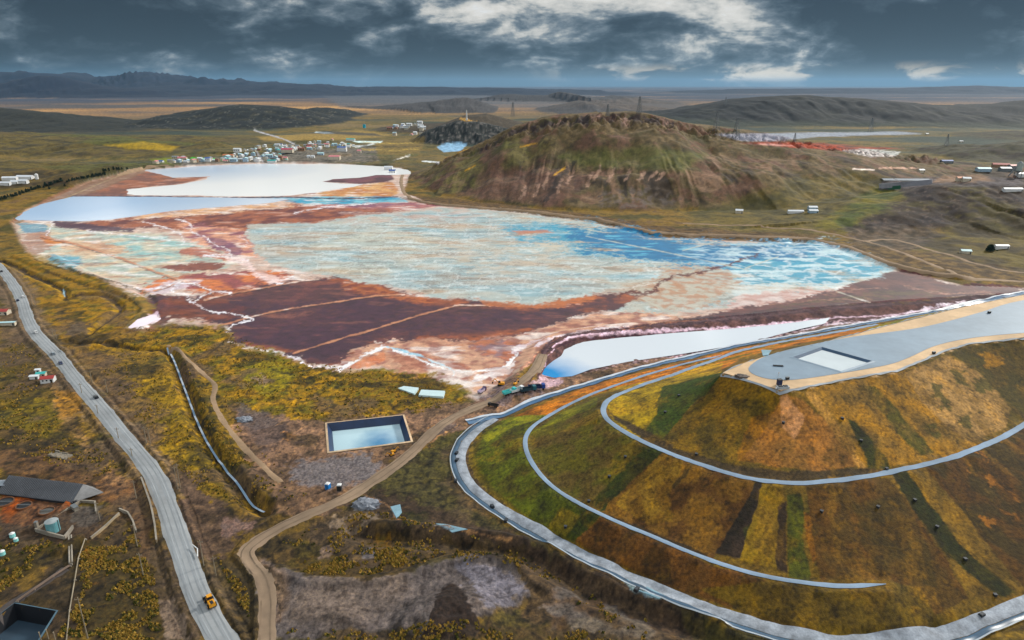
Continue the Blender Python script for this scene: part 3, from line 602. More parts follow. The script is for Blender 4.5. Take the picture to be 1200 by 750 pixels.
# shoulders of the haul road, verge dirt
Ln([(p[0]+8+max(0, (p[1]-300))*.05, p[1]) for p in HAUL[3:]], (122,108,90), 16, 8, .8, soft=7)
Ln([(p[0]-10-max(0, (p[1]-300))*.06, p[1]) for p in HAUL[3:]], (116,102,84), 12, 8, .75, soft=6)
A([(60,360),(85,370),(110,410),(145,430),(190,480),(205,520),(180,520),(130,460),(80,400)], (120,98,70), 4, 12, .7, c2=(96,82,64), nz=n10)
A([(120,388),(160,380),(190,375),(150,402),(100,410)], (124,100,60), 3, 9, .6)
A([(83,376),(100,374),(100,385),(82,396),(70,388)], (92,84,72), 2, 8, .8)
Ln([(62,436),(66,470),(85,495),(108,525),(122,545),(150,570)], (138,114,80), 9, 6, .85, soft=3); A([(60,455),(95,460),(92,490),(72,490)], (150,114,56), 3, 8, .8)
A([(0,520),(40,528),(90,545),(130,560),(160,590),(180,640),(190,665),(160,650),(140,600),(110,590),(70,570),(0,556)], (120,92,62), 4, 10, .9, c2=(96,72,50), nz=n10)
A([(120,560),(140,565),(150,580),(130,580)], (176,108,44), 3, 8, .7)
# works yard lower left
A([(0,572),(20,568),(80,590),(110,600),(140,612),(110,632),(60,650),(0,655)], (92,74,58), 2, 7, .95, c2=(66,58,52), nz=n3)
A([(0,578),(14,574),(60,584),(82,592),(70,606),(50,618),(30,622),(0,610)], (168,92,34), 1.5, 6, .95, c2=(120,62,30), nz=n3)
A([(82,594),(118,596),(124,610),(95,622),(85,612)], (92,90,84), 1.5, 5, .8)
A([(0,640),(50,632),(78,645),(70,660),(30,680),(0,690)], (96,82,30), 2, 6, .95, c2=(64,60,26), nz=n3)
A([(68,668),(85,655),(100,640),(95,680),(90,750),(60,750),(50,700)], (70,58,44), 2, 7, .95, c2=(92,76,58), nz=n3)
A([(0,690),(16,685),(40,695),(20,706),(0,715)], (104,84,66), 2, 6, .9)
A([(85,640),(150,612),(165,640),(182,680),(190,750),(96,750)], (88,74,28), 3, 8, .95, c2=(52,50,24), nz=n3)
A([(106,630),(125,628),(120,660),(112,700),(96,700),(100,660)], (168,112,22), 2, 9, .7, mod=thr(n3+n10, -.1, .4))
A([(130,620),(150,618),(160,660),(140,680)], (96,84,36), 3, 9, .8)
A([(182,640),(205,650),(235,700),(250,750),(190,750),(180,700)], (108,94,76), 3, 9, .9, c2=(64,56,42), nz=n3)
A([(185,705),(205,700),(212,720),(218,748),(190,748)], (126,114,100), 2, 6, .8)
# branch road surroundings, lot with pool
A([(275,478),(300,484),(380,494),(480,485),(520,472),(560,470),(600,450),(650,440),(700,433),(770,420),(800,419),(720,445),(640,468),(590,490),(548,496),(540,500),(500,520),(435,570),(390,600),(330,600),(296,560),(285,520)], (146,120,98), 2.5, 8, .97, c2=(118,98,82), nz=n10)
A([(334,540),(370,530),(440,532),(452,548),(430,566),(380,572),(345,562)], (124,124,126), 3, 9, .9, c2=(98,98,100), nz=n3)
A([(275,470),(300,478),(330,492),(310,505),(285,492)], (112,106,104), 2, 8, .8, c2=(76,72,72), nz=n3)
A([(290,500),(340,498),(350,515),(310,525)], (86,78,76), 3, 9, .7); A([(330,506),(345,504),(350,514),(334,516)], (176,130,84), 1.5, 6, .7)
A([(484,510),(500,500),(512,498),(500,512),(492,524)], (176,136,96), 1.5, 5, .8)
A([(518,490),(540,498),(510,512),(498,520),(505,504)], (92,86,84), 1.5, 4, .8)
A([(590,452),(606,440),(622,450),(600,468),(570,478),(560,470)], (112,92,82), 2, 7, .8)
A([(586,464),(572,470),(570,476),(584,470)], (206,160,50), 1, 6, .7)
A([(560,465),(590,456),(630,450),(650,448),(630,462),(600,470),(585,476)], (150,140,140), 2, 7, .7, c2=(100,92,100), nz=n3)
A([(620,448),(640,442),(660,446),(640,456)], (206,184,196), 1.5, 6, .7)
Ln([(545,452),(560,446),(580,440)], (236,226,228), 3, 6, .8)
A([(452,560),(545,498),(530,530),(532,565),(548,590),(590,618),(640,640),(700,672),(560,640),(470,612),(436,580)], (84,84,46), 2.5, 6, .97, c2=(74,76,44), nz=n10)
A([(434,576),(470,580),(520,600),(560,610),(640,642),(700,672),(800,712),(880,742),(960,756),(860,760),(760,722),(680,690),(600,645),(520,632),(470,618),(440,604)], (66,52,44), 3, 8, .95, c2=(78,64,54), nz=n10)
A([(470,606),(500,600),(520,618),(490,620)], (62,72,36), 3, 8, .8)
A([(730,676),(752,690),(778,700),(774,706),(740,694)], (150,180,186), 1, 3, .8)
A([(780,706),(860,735),(930,755),(840,755)], (66,66,34), 3, 6, .8)
Ln([(440,566),(490,528),(536,498)], (200,160,116), 2.2, 1.5, .9)
A([(410,592),(430,582),(446,586),(448,598),(420,598)], (134,138,146), 1.5, 5, .9, c2=(106,108,114), nz=n3)
A([(458,595),(468,592),(471,600),(464,607)], (130,168,182), .8, 1, 1); A([(510,618),(524,617),(545,624),(530,626)], (130,158,170), .8, 2, .9)
Ln([(430,580),(450,590),(460,596),(466,608),(490,614),(515,618),(560,628),(600,634)], (176,140,104), 1.8, 2, .85)
# shrub lens and gully country
A([(298,650),(320,628),(370,608),(420,606),(460,606),(470,620),(600,640),(700,690),(640,690),(600,662),(540,654),(480,664),(440,678),(380,680),(330,668)], (96,80,50), 3, 8, .95, c2=(70,60,40), nz=n10)
A([(370,608),(400,600),(440,600),(450,612),(400,618)], (128,118,104), 2, 8, .8)
A([(330,655),(360,650),(408,655),(405,676),(360,676)], (128,104,36), 2, 8, .85, c2=(76,70,28), nz=n3)
A([(390,622),(420,620),(428,650),(410,662),(396,650)], (52,48,26), 2, 8, .85); A([(428,625),(455,622),(474,640),(470,658),(448,660),(440,640)], (150,112,26), 2, 8, .85, c2=(84,76,24), nz=n3)
A([(340,630),(372,634),(380,650),(350,652)], (80,76,30), 2, 8, .8); A([(422,642),(440,638),(444,650),(428,654)], (112,112,116), 2, 6, .8); A([(376,640),(392,636),(392,656),(380,656)], (126,112,100), 2, 6, .8)
A([(400,606),(424,602),(426,610),(404,612)], (150,112,38), 1, 6, .6)
A([(204,540),(222,560),(245,582),(275,598),(302,606),(300,618),(270,640),(258,655),(236,652),(222,622),(210,590)], (110,92,78), 2, 9, .95, c2=(84,70,60), nz=n10)
A([(262,606),(292,604),(300,612),(278,626),(262,622)], (150,126,116), 1.5, 8, .6, c2=(96,88,88), nz=n3)
A([(120,545),(150,560),(168,590),(180,630),(186,655),(172,652),(150,612),(132,596),(112,586),(108,566)], (136,110,84), 2, 7, .9, c2=(116,88,62), nz=n10)
A([(0,500),(60,512),(120,545),(112,566),(60,552),(0,552)], (104,84,62), 3, 9, .7, c2=(84,66,50), nz=n10)
A([(258,655),(285,650),(300,690),(302,750),(285,750),(262,700),(246,672)], (92,80,58), 2, 7, .7)
# bare pads at the bottom
A([(306,650),(325,668),(370,680),(440,681),(500,664),(560,652),(600,662),(618,684),(612,704),(590,716),(560,730),(548,750),(315,750),(300,700)], (112,104,96), 2.5, 6, .98, c2=(98,94,92), nz=n40)
A([(530,662),(580,664),(612,682),(604,704),(572,712),(556,690)], (116,118,128), 3, 8, .8)
A([(560,735),(580,715),(610,702),(622,690),(628,705),(610,730),(590,735)], (136,114,56), 3, 8, .8, c2=(86,84,40), nz=n10)
A([(608,660),(640,668),(680,690),(700,715),(650,735),(620,720)], (96,78,56), 3, 8, .9, c2=(110,92,66), nz=n10)
A([(655,680),(720,700),(800,735),(830,752),(700,752),(640,735)], (98,96,92), 4, 10, .8, c2=(92,72,56), nz=n10)
A([(560,740),(620,730),(700,738),(800,752),(560,755)], (104,84,52), 2, 9, .8, c2=(60,56,34), nz=n3)
A([(400,735),(560,742),(560,756),(330,756)], (66,60,28), 2, 8, .8, c2=(96,84,36), nz=n3)
Ln([(340,728),(400,732),(470,738)], (62,56,50), 10, 9, .6, soft=5)
A([(494,748),(500,722),(512,700),(520,684),(535,682),(550,700),(570,735),(560,748),(520,750)], (56,44,38), 1.5, 4, .97, c2=(42,34,30), nz=n3)
A([(486,735),(492,716),(502,712),(500,735),(494,742)], (98,96,94), 1.5, 4, .8)
Ln([(315,728),(330,690),(306,660),(296,650),(288,646)], (132,112,90), 12, 6, .7, soft=6)
Ln([(322,690),(320,710),(318,740)], (106,66,42), 3, 7, .5); Ln([(300,650),(318,680),(326,695)], (96,62,40), 4, 8, .5)
# swirl marks on the pads
s = np.nonzero((U > 300) & (U < 620) & (V > 655) & (V < 752))[0]
rad = np.hypot(U[s]-470, (V[s]-705)*2)+18*wx[s]
mixc(np.clip(1-np.abs(gn(rad/3.2, np.arctan2(V[s]-705, U[s]-470)*1.2))*5, 0, 1)*.22*(np.abs(COL[s].sum(1)-.42) < .25), lin(70,62,58), s)
# cloud shade over the west foreground painted in as brown earth and dark patches
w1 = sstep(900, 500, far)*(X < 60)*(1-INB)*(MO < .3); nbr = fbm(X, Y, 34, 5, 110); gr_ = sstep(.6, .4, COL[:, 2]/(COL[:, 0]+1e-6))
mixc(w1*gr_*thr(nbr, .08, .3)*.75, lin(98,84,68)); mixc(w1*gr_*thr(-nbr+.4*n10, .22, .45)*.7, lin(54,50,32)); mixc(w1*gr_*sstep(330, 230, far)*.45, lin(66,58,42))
# ---- the grassed mound
mM = sstep(.4, 1.5, MO)
th = np.arctan2(Y-MC[1], X-MC[0]); rd = np.hypot(X-MC[0], Y-MC[1])
st = fbm(th*90, rd*.10, 4.0, 3, 70); st2 = fbm(th*90, rd*.35, 11, 3, 71)
mixc(mM, lin(112,88,40)); mixc(mM*thr(n10+.5*n40, 0, .4)*.7, lin(88,76,36))
def M(p, c, c2=None, f=.9, w=1.8, a=1): A(p, c, f, w, a, c2=c2, nz=n10, mod=mM)
M([(548,545),(556,515),(580,495),(630,476),(655,470),(640,487),(619,505),(614,525),(628,552),(655,578),(700,604),(668,640),(600,602),(562,575)], (92,98,26), (84,80,28))
M([(560,510),(600,490),(650,474),(630,492),(600,500),(570,520)], (132,130,22), (110,116,24), a=.8)
M([(620,605),(640,560),(660,580),(690,598),(662,640)], (78,84,28), (60,66,24), a=.8); M([(640,620),(660,595),(680,606),(662,640)], (118,104,44))
M([(690,600),(704,602),(672,650),(655,640)], (56,62,22))
M([(616,525),(620,505),(645,487),(690,466),(712,464),(706,484),(722,502),(760,522),(700,598),(655,575),(628,550)], (92,86,36), (98,80,42))
M([(620,510),(650,487),(700,466),(700,476),(650,496)], (120,118,26), (98,100,28), a=.8)
M([(748,515),(777,530),(720,600),(700,600),(690,590),(730,550)], (54,62,20), (70,66,26))
M([(777,528),(830,548),(885,562),(862,615),(836,655),(760,626),(706,600),(745,560)], (118,86,42), (94,64,34))
M([(777,530),(800,540),(786,580),(790,612),(760,615),(722,592),(745,562)], (136,106,48), (118,86,38), a=.8)
M([(810,540),(815,542),(792,572),(787,570)], (84,66,36)); M([(705,600),(760,622),(830,650),(830,656),(760,630)], (60,48,30))
M([(704,606),(760,630),(830,660),(900,680),(960,690),(960,742),(900,731),(800,699),(700,653),(672,638)], (104,70,36), (84,58,30))
M([(884,566),(894,560),(880,620),(872,656),(838,648),(860,612)], (58,46,38), (50,42,34)); M([(872,618),(893,610),(890,645),(875,640)], (58,58,34))
M([(894,562),(916,560),(912,668),(866,655),(880,615)], (134,108,44), (118,92,42), a=.85); M([(913,592),(921,588),(924,672),(908,668)], (62,48,36))
M([(921,580),(940,578),(944,640),(952,682),(926,676)], (80,82,20), (60,62,22)); M([(942,600),(950,602),(962,650),(952,660)], (134,84,28), a=.7)
M([(945,568),(1040,558),(1080,600),(1110,655),(1135,702),(1095,722),(1080,690),(1040,680),(960,680),(955,640)], (84,64,32), (104,72,34))
M([(1000,590),(1060,580),(1090,640),(1100,690),(1040,672),(1010,640)], (70,58,28), (92,70,32), a=.7)
M([(820,690),(900,680),(1030,692),(1080,700),(1100,725),(1040,742),(950,740),(880,722)], (112,90,38), (92,74,34), a=.85)
M([(1040,552),(1105,538),(1200,640),(1230,690),(1180,706),(1140,700),(1100,640)], (128,98,46), (108,84,42), a=.85)
M([(1045,554),(1062,550),(1090,590),(1130,640),(1190,694),(1176,702),(1110,650),(1070,595)], (46,50,18), (60,56,24))
M([(1082,546),(1165,518),(1205,498),(1300,450),(1320,660),(1210,700),(1150,630),(1120,590)], (66,54,28), (90,62,30))
for p in ((1155,528),(1170,560),(1190,575),(1140,545),(1180,600),(1150,610)): M([(p[0]-8,p[1]-6),(p[0]+4,p[1]-3),(p[0]+14,p[1]+12),(p[0]+2,p[1]+9)], (150,98,48), w=9, a=.6)
# above the upper bench
M([(712,470),(740,458),(800,440),(846,434),(846,440),(800,465),(778,500),(770,522),(745,512),(718,495)], (158,132,30), (130,108,34))
M([(775,454),(810,444),(846,436),(860,444),(812,472),(786,505),(775,526),(748,514),(770,485)], (60,76,14), (80,84,24))
M([(720,492),(712,478),(722,488),(760,506),(800,526),(860,545),(920,552),(1000,548),(1040,546),(1040,553),(930,564),(860,556),(770,526)], (74,60,40), f=1)
M([(846,438),(915,460),(905,500),(862,545),(790,525),(806,480),(830,460)], (122,94,34), (96,78,32))
M([(880,490),(910,480),(900,520),(885,542),(862,538)], (146,98,28), (120,82,30), a=.8)
M([(916,462),(940,468),(985,510),(1010,545),(960,552),(900,546),(870,535),(895,505)], (146,100,54), (130,92,50)); M([(912,465),(920,463),(945,490),(930,515),(915,500)], (182,134,98), a=.7)
M([(944,456),(1060,434),(1090,440),(1160,516),(1110,535),(1040,546),(1010,544),(985,505)], (146,108,50), (122,94,50))
M([(942,460),(952,458),(990,510),(1016,548),(1006,548)], (180,136,80), (150,110,60), a=.8)
M([(990,490),(1000,492),(1030,525),(1045,548),(1020,548),(1005,515)], (58,60,20)); M([(1008,452),(1025,452),(1060,490),(1095,530),(1078,534),(1040,495)], (84,78,34), (110,88,46))
M([(1062,436),(1110,415),(1150,440),(1185,480),(1180,500),(1140,518),(1110,500),(1080,470)], (152,120,78), (128,100,62))
for p in ((1095,455),(1110,470),(1135,490),(1150,450),(1120,440),(1090,500)): M([(p[0]-8,p[1]-7),(p[0]+6,p[1]-5),(p[0]+14,p[1]+9),(p[0]-1,p[1]+8)], (72,70,32), w=6, a=.8)
M([(1108,410),(1200,397),(1310,390),(1310,430),(1200,494),(1185,478),(1150,440)], (72,64,30), (92,74,34)); M([(1145,415),(1165,412),(1180,430),(1160,432)], (170,120,40), w=8, a=.6)
# north flank
M([(600,488),(640,470),(700,450),(800,424),(868,408),(950,394),(1060,376),(1060,378),(950,400),(868,420),(846,434),(800,438),(760,446),(712,458),(700,462),(660,474),(640,486)], (186,116,34), (150,92,30))
M([(700,462),(760,446),(846,420),(846,436),(800,440),(740,456)], (186,150,34), (150,120,32), a=.8); M([(800,428),(880,408),(940,396),(900,412),(850,426)], (176,110,34), (120,110,30), a=.8)
M([(1000,388),(1060,374),(1110,362),(1130,356),(1100,366),(1040,382)], (150,120,40), (110,120,36))
k_ = mM*(1-sstep(ZT-1, ZT-.2, MO)); COL = COL*(1+mM*.22)[:, None]
mixc(k_*thr(st+.4*n3, .15, .5)*.28, lin(60,50,24)); mixc(k_*thr(-st2+.4*n3, .2, .55)*.3, lin(166,124,58)); mixc(k_*thr(n3+.4*n10, .3, .6)*.3, lin(58,52,22))
for L_ in ([(880,553),(884,565)],[(700,598),(690,604)]): pass
mixc(sstep(ZT-.6, ZT-.1, MO), lin(196,164,128))
# near-field speckle of tussocks and stones, paler and darker by noise
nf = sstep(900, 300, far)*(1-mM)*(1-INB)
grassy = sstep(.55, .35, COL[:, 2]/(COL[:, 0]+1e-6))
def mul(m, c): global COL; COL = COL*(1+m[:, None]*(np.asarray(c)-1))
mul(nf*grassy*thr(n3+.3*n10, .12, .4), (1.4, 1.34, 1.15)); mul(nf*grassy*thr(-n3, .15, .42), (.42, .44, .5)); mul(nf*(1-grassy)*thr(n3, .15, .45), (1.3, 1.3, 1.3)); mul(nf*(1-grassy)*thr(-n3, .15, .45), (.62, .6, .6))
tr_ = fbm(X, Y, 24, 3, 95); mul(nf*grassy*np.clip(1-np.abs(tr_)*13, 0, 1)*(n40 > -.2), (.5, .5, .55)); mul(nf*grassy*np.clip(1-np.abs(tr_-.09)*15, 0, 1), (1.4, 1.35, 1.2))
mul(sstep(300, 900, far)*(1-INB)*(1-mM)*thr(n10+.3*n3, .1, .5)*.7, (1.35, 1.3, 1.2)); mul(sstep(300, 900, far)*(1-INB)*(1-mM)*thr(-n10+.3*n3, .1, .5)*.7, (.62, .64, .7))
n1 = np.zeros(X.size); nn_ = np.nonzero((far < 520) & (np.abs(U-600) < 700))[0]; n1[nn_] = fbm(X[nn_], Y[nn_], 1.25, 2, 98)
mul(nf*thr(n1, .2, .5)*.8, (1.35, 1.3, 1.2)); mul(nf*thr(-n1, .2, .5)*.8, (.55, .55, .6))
fur = fbm(th*95, rd*.05, 1.6, 2, 99)
mul(k_*thr(n1+.3*n3, .1, .5)*.8, (1.3, 1.25, 1.1)); mul(k_*thr(-n1+.3*n3, .12, .5)*.8, (.58, .58, .58)); mul(k_*thr(fur, .2, .5)*.5, (.7, .68, .66)); mul(k_*thr(n10+.5*n3, .15, .5)*.6, (.62, .66, .62)); mul(k_*thr(-n10+.5*n3, .2, .5)*.5, (1.3, 1.2, 1.0))
mul(k_*np.clip(1-np.abs(fbm(X, Y, 16, 3, 100))*16, 0, 1)*.5, (.55, .55, .55))
# wet and crusted streaks over the whole basin floor
bz = mB*(1-sstep(2, -2, np.where((U > 280) & (U < 1060) & (V > 240) & (V < 370), sdf(U, V, CR), 9)))
sd_ = fbm(X*.4+.1*Y, Y, 13, 4, 96); sf_ = fbm(X*.6, Y, 4.5, 3, 97)
lum = COL.sum(1); dk = sstep(.75, .3, lum)
mixc(bz*(1-dk)*thr(sd_, .15, .45)*.6, lin(246,240,238)); mixc(bz*(1-dk)*thr(-sd_, .2, .5)*.5, lin(160,104,84)); mixc(bz*dk*thr(sd_, .25, .6)*.3, lin(170,112,92)); mul(bz*thr(sf_, .15, .5), (1.22, 1.2, 1.18)); mul(bz*thr(-sf_, .15, .5), (.78, .74, .76))
COL = COL*np.where((INB < .5) & (MO < .3) & (far < 1500), 1, 0)[:, None]*np.array([1.06, .965, .98])+COL*np.where((INB < .5) & (MO < .3) & (far < 1500), 0, 1)[:, None]
lu_ = COL@np.array([.25, .65, .1]); satk = np.where(INB > .5, 1.17, 1.14)
COL = np.maximum(lu_[:, None]+(COL-lu_[:, None])*satk[:, None], .003)
lu_ = np.maximum(COL@np.array([.25, .65, .1]), .004); COL = COL*np.where(INB > .5, np.minimum((lu_/.26)**.2, .97), (lu_/.26)**.2)[:, None]
# ---- build meshes by cover
idx = np.arange(NR*NA).reshape(NR, NA)
zone = np.zeros(X.size, int)
zone[(INB > .5)] = 1; zone[(HL > 4) & (far < 12000)] = 2; zone[HL > 60] = np.where((far > 9000)[HL > 60], 3, 2); zone[MO > .8] = 4
zf = zone.reshape(NR, NA)[:-1, :-1].ravel()
a_ = idx[:-1, :-1].ravel(); b_ = idx[:-1, 1:].ravel(); c_ = idx[1:, 1:].ravel(); d_ = idx[1:, :-1].ravel()
quads = np.stack([a_, b_, c_, d_], 1)
def grid_mesh(name, q, m):
    used, inv = np.unique(q, return_inverse=True); inv = inv.reshape(q.shape)
    me = bpy.data.meshes.new(name); me.vertices.add(len(used)); me.loops.add(q.size); me.polygons.add(len(q))
    me.vertices.foreach_set('co', np.stack([X[used], Y[used], H[used]], 1).astype(np.float32).ravel())
    me.loops.foreach_set('vertex_index', inv.astype(np.int32).ravel())
    me.polygons.foreach_set('loop_start', (np.arange(len(q))*4).astype(np.int32))
    me.polygons.foreach_set('use_smooth', np.ones(len(q), bool))
    me.update()
    ca = me.color_attributes.new('Col', 'FLOAT_COLOR', 'POINT')
    ca.data.foreach_set('color', np.concatenate([np.clip(COL[used], .004, .9), np.ones((len(used), 1))], 1).astype(np.float32).ravel())
    me.materials.append(m); me.update()
    o = bpy.data.objects.new(name, me); o['kind'] = 'structure'; C.objects.link(o); return o
gm = ground_mat('earth_and_grass'); tm = ground_mat('dried_tailings', .65, .5, .22, .4)
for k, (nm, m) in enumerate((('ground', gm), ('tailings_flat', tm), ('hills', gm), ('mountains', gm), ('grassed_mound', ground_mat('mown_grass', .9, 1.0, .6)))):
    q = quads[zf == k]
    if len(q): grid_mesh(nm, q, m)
# ------------------------------------------------------------------ scene building helpers
def link(name, me, mats_, parent=None, smooth=False):
    for m in (mats_ if isinstance(mats_, (list, tuple)) else [mats_]): me.materials.append(m)
    if smooth: me.polygons.foreach_set('use_smooth', [True]*len(me.polygons))
    o = bpy.data.objects.new(name, me); C.objects.link(o)
    if parent: o.parent = parent
    return o
def struct(o, kind='structure'): o['kind'] = kind; return o
def tag(o, label, cat, group=None):
    o['label'] = label; o['category'] = cat
    if group: o['group'] = group
    return o
def empty(name, loc, rz=0):
    o = bpy.data.objects.new(name, None); C.objects.link(o); o.location = loc; o.rotation_euler = (0, 0, rz); o.empty_display_size = .5
    return o
def copy_tree(o, parent=None):
    c = o.copy(); C.objects.link(c); c.parent = parent
    for ch in list(o.children): copy_tree(ch, c)
    return c
class MB:
    def __init__(s): s.v = []; s.f = []; s.m = []
    def box(s, x0, x1, y0, y1, z0, z1, tx=0, ty=0, mi=0):
        n = len(s.v)
        s.v += [(x0,y0,z0),(x1,y0,z0),(x1,y1,z0),(x0,y1,z0),(x0+tx,y0+ty,z1),(x1-tx,y0+ty,z1),(x1-tx,y1-ty,z1),(x0+tx,y1-ty,z1)]
        s.f += [tuple(n+i for i in q) for q in ((0,3,2,1),(4,5,6,7),(0,1,5,4),(1,2,6,5),(2,3,7,6),(3,0,4,7))]; s.m += [mi]*6; return s
    def bar(s, a, b, w, h=None, mi=0):
        a, b = Vector(a), Vector(b); h = h or w; d = (b-a).normalized()
        up = Vector((0, 0, 1)) if abs(d.z) < .95 else Vector((0, 1, 0))
        x = d.cross(up).normalized()*w/2; y = x.cross(d).normalized()*h/2; n = len(s.v)
        for p in (a, b):
            for i, j in ((-1,-1),(1,-1),(1,1),(-1,1)): s.v.append(tuple(p+x*i+y*j))
        s.f += [tuple(n+i for i in q) for q in ((0,1,2,3),(7,6,5,4),(0,4,5,1),(1,5,6,2),(2,6,7,3),(3,7,4,0))]; s.m += [mi]*6; return s
    def tube(s, a, b, r0, r1=None, seg=10, mi=0, cap=True):
        a, b = Vector(a), Vector(b); r1 = r0 if r1 is None else r1; d = (b-a).normalized()
        up = Vector((0, 0, 1)) if abs(d.z) < .95 else Vector((0, 1, 0))
        x = d.cross(up).normalized(); y = d.cross(x).normalized(); n = len(s.v)
        for p, r in ((a, r0), (b, r1)):
            for k in range(seg):
                t = 2*math.pi*k/seg; s.v.append(tuple(p+x*math.cos(t)*r+y*math.sin(t)*r))
        for k in range(seg):
            k2 = (k+1) % seg; s.f.append((n+k, n+k2, n+seg+k2, n+seg+k)); s.m.append(mi)
        if cap: s.f += [tuple(n+k for k in range(seg))[::-1], tuple(n+seg+k for k in range(seg))]; s.m += [mi]*2
        return s
    def gable(s, x0, x1, y0, y1, z0, z1, over=.3, mi=0, th=.15):
        ym = (y0+y1)/2; n = len(s.v); x0 -= over; x1 += over; e = over*(z1-z0)/(ym-y0)
        pr = [(y0-over, z0-e), (ym, z1), (y1+over, z0-e), (y1+over, z0-e-th), (ym, z1-th), (y0-over, z0-e-th)]
        for x in (x0, x1):
            for (y, z) in pr: s.v.append((x, y, z+th))
        for k in range(6):
            k2 = (k+1) % 6; s.f.append((n+k, n+k2, n+6+k2, n+6+k)); s.m.append(mi)
        s.f += [(n, n+5, n+4, n+1), (n+1, n+4, n+3, n+2), (n+6, n+7, n+10, n+11), (n+7, n+8, n+9, n+10)]; s.m += [mi]*4
        return s
    def gwall(s, x0, x1, y0, y1, z0, zr, mi=0):
        ym = (y0+y1)/2
        for x in (x0, x1):
            n = len(s.v); s.v += [(x, y0, z0), (x, y1, z0), (x, ym, zr)]; s.f.append((n, n+1, n+2) if x == x1 else (n, n+2, n+1)); s.m.append(mi)
        return s
    def build(s, name, mats_, parent=None, smooth=False):
        me = bpy.data.meshes.new(name); me.from_pydata(s.v, [], s.f); me.polygons.foreach_set('material_index', s.m)
        me.update(); return link(name, me, mats_, parent, smooth)
def sheet(name, px, z, m, kind='structure', sub=1, hole=None, closed_smooth=False, parent=None, off=0.0):
    P = catmull(px, 5, True) if closed_smooth else np.array(px, float)
    W = [at(u, v, z) for u, v in P]
    loops = [[Vector((x, y, z+off)) for x, y in W]]
    if hole is not None: loops.append([Vector((x, y, z+off)) for x, y in hole])
    tris = tessellate_polygon(loops); vs = [tuple(p) for l in loops for p in l]
    fs = []
    for t in tris:
        a, b, c = (Vector(vs[i]) for i in t)
        fs.append(tuple(t) if (b-a).cross(c-a).z > 0 else tuple(t)[::-1])
    me = bpy.data.meshes.new(name); me.from_pydata(vs, [], fs); me.update()
    o = link(name, me, m, parent)
    if kind: o['kind'] = kind
    return o
def ribbon(name, W, width, m, lift=.2, kind='structure', nw=4, step=2.0, edge=.4, flat=False, side=0.0, wvar=0, taper=0):
    """road strip on world points W (x, y); follows the ground"""
    W = np.array(W, float)[:, :2]; seg = np.hypot(*np.diff(W, axis=0).T); s = np.concatenate([[0], np.cumsum(seg)])
    t = np.arange(0, s[-1], step); x = np.interp(t, s, W[:, 0]); y = np.interp(t, s, W[:, 1])
    dx, dy = np.gradient(x), np.gradient(y); L = np.hypot(dx, dy); nx, ny = -dy/L, dx/L
    offs = np.linspace(-.5, .5, nw+1)*width+side
    jw = 1+wvar*fbm(x, y, 14, 2, 77)
    if taper: jw = jw*np.clip(.15+np.arange(len(t))/taper, 0, 1)
    PX = x[:, None]+nx[:, None]*offs*jw[:, None]; PY = y[:, None]+ny[:, None]*offs*jw[:, None]
    PZ = height(PX.ravel(), PY.ravel()).reshape(PX.shape)
    if flat: PZ[:] = PZ.mean(1)[:, None]
    PZ += lift; PZ[:, 0] -= edge; PZ[:, -1] -= edge
    v = np.stack([PX, PY, PZ], 2).reshape(-1, 3); n = nw+1; f = []
    for i in range(len(t)-1):
        for j in range(nw): a = i*n+j; f.append((a, a+n, a+n+1, a+1))
    me = bpy.data.meshes.new(name); me.from_pydata(v.tolist(), [], [q[::-1] if True else q for q in f]); me.update()
    if me.polygons[0].normal.z < 0: me.flip_normals()
    o = link(name, me, m, smooth=True)
    if kind: o['kind'] = kind
    return o
# ------------------------------------------------------------------ water
wl_white = water_mat('milky_tailings_water', (248,250,255), .08, .01, 1.0, .05)
wl_blue = water_mat('pale_blue_water', (196,216,240), .10, .01, .9, .05)
def grow(px, k=3.0):
    c = np.array(px, float); cx = c.mean(0); return c
def lakesheet(name, px, m, z=0.02, extra=14):
    W = np.array([at(u, v) for u, v in px]); n = len(W)
    ar = sum(W[i][0]*W[(i+1) % n][1]-W[(i+1) % n][0]*W[i][1] for i in range(n)); sg = 1 if ar > 0 else -1
    out = []
    for i in range(n):
        d1 = W[i]-W[i-1]; d2 = W[(i+1) % n]-W[i]; nn = np.array([d1[1]+d2[1], -d1[0]-d2[0]])*sg; nn /= np.hypot(*nn)+1e-9
        out.append(Vector((W[i][0]+nn[0]*extra, W[i][1]+nn[1]*extra, z)))
    tris = tessellate_polygon([out]); fs = []
    for t in tris:
        a, b, c = (out[i] for i in t); fs.append(tuple(t) if (b-a).cross(c-a).z > 0 else tuple(t)[::-1])
    me = bpy.data.meshes.new(name); me.from_pydata([tuple(p) for p in out], [], fs); me.update()
    return struct(link(name, me, m))
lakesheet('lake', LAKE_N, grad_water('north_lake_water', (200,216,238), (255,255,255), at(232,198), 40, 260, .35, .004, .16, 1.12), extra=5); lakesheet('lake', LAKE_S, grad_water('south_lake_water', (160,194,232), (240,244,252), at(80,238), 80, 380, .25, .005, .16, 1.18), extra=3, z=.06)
lakesheet('pond', POND, grad_water('pond_water', (14,140,210), (222,230,240), at(632,440), 8, 40, .5, .03, .08, 1.2), extra=2, z=.02); lakesheet('pond', LILAC, water_mat('lilac_water', (226,206,226), .1, .01, .8), extra=1.5)
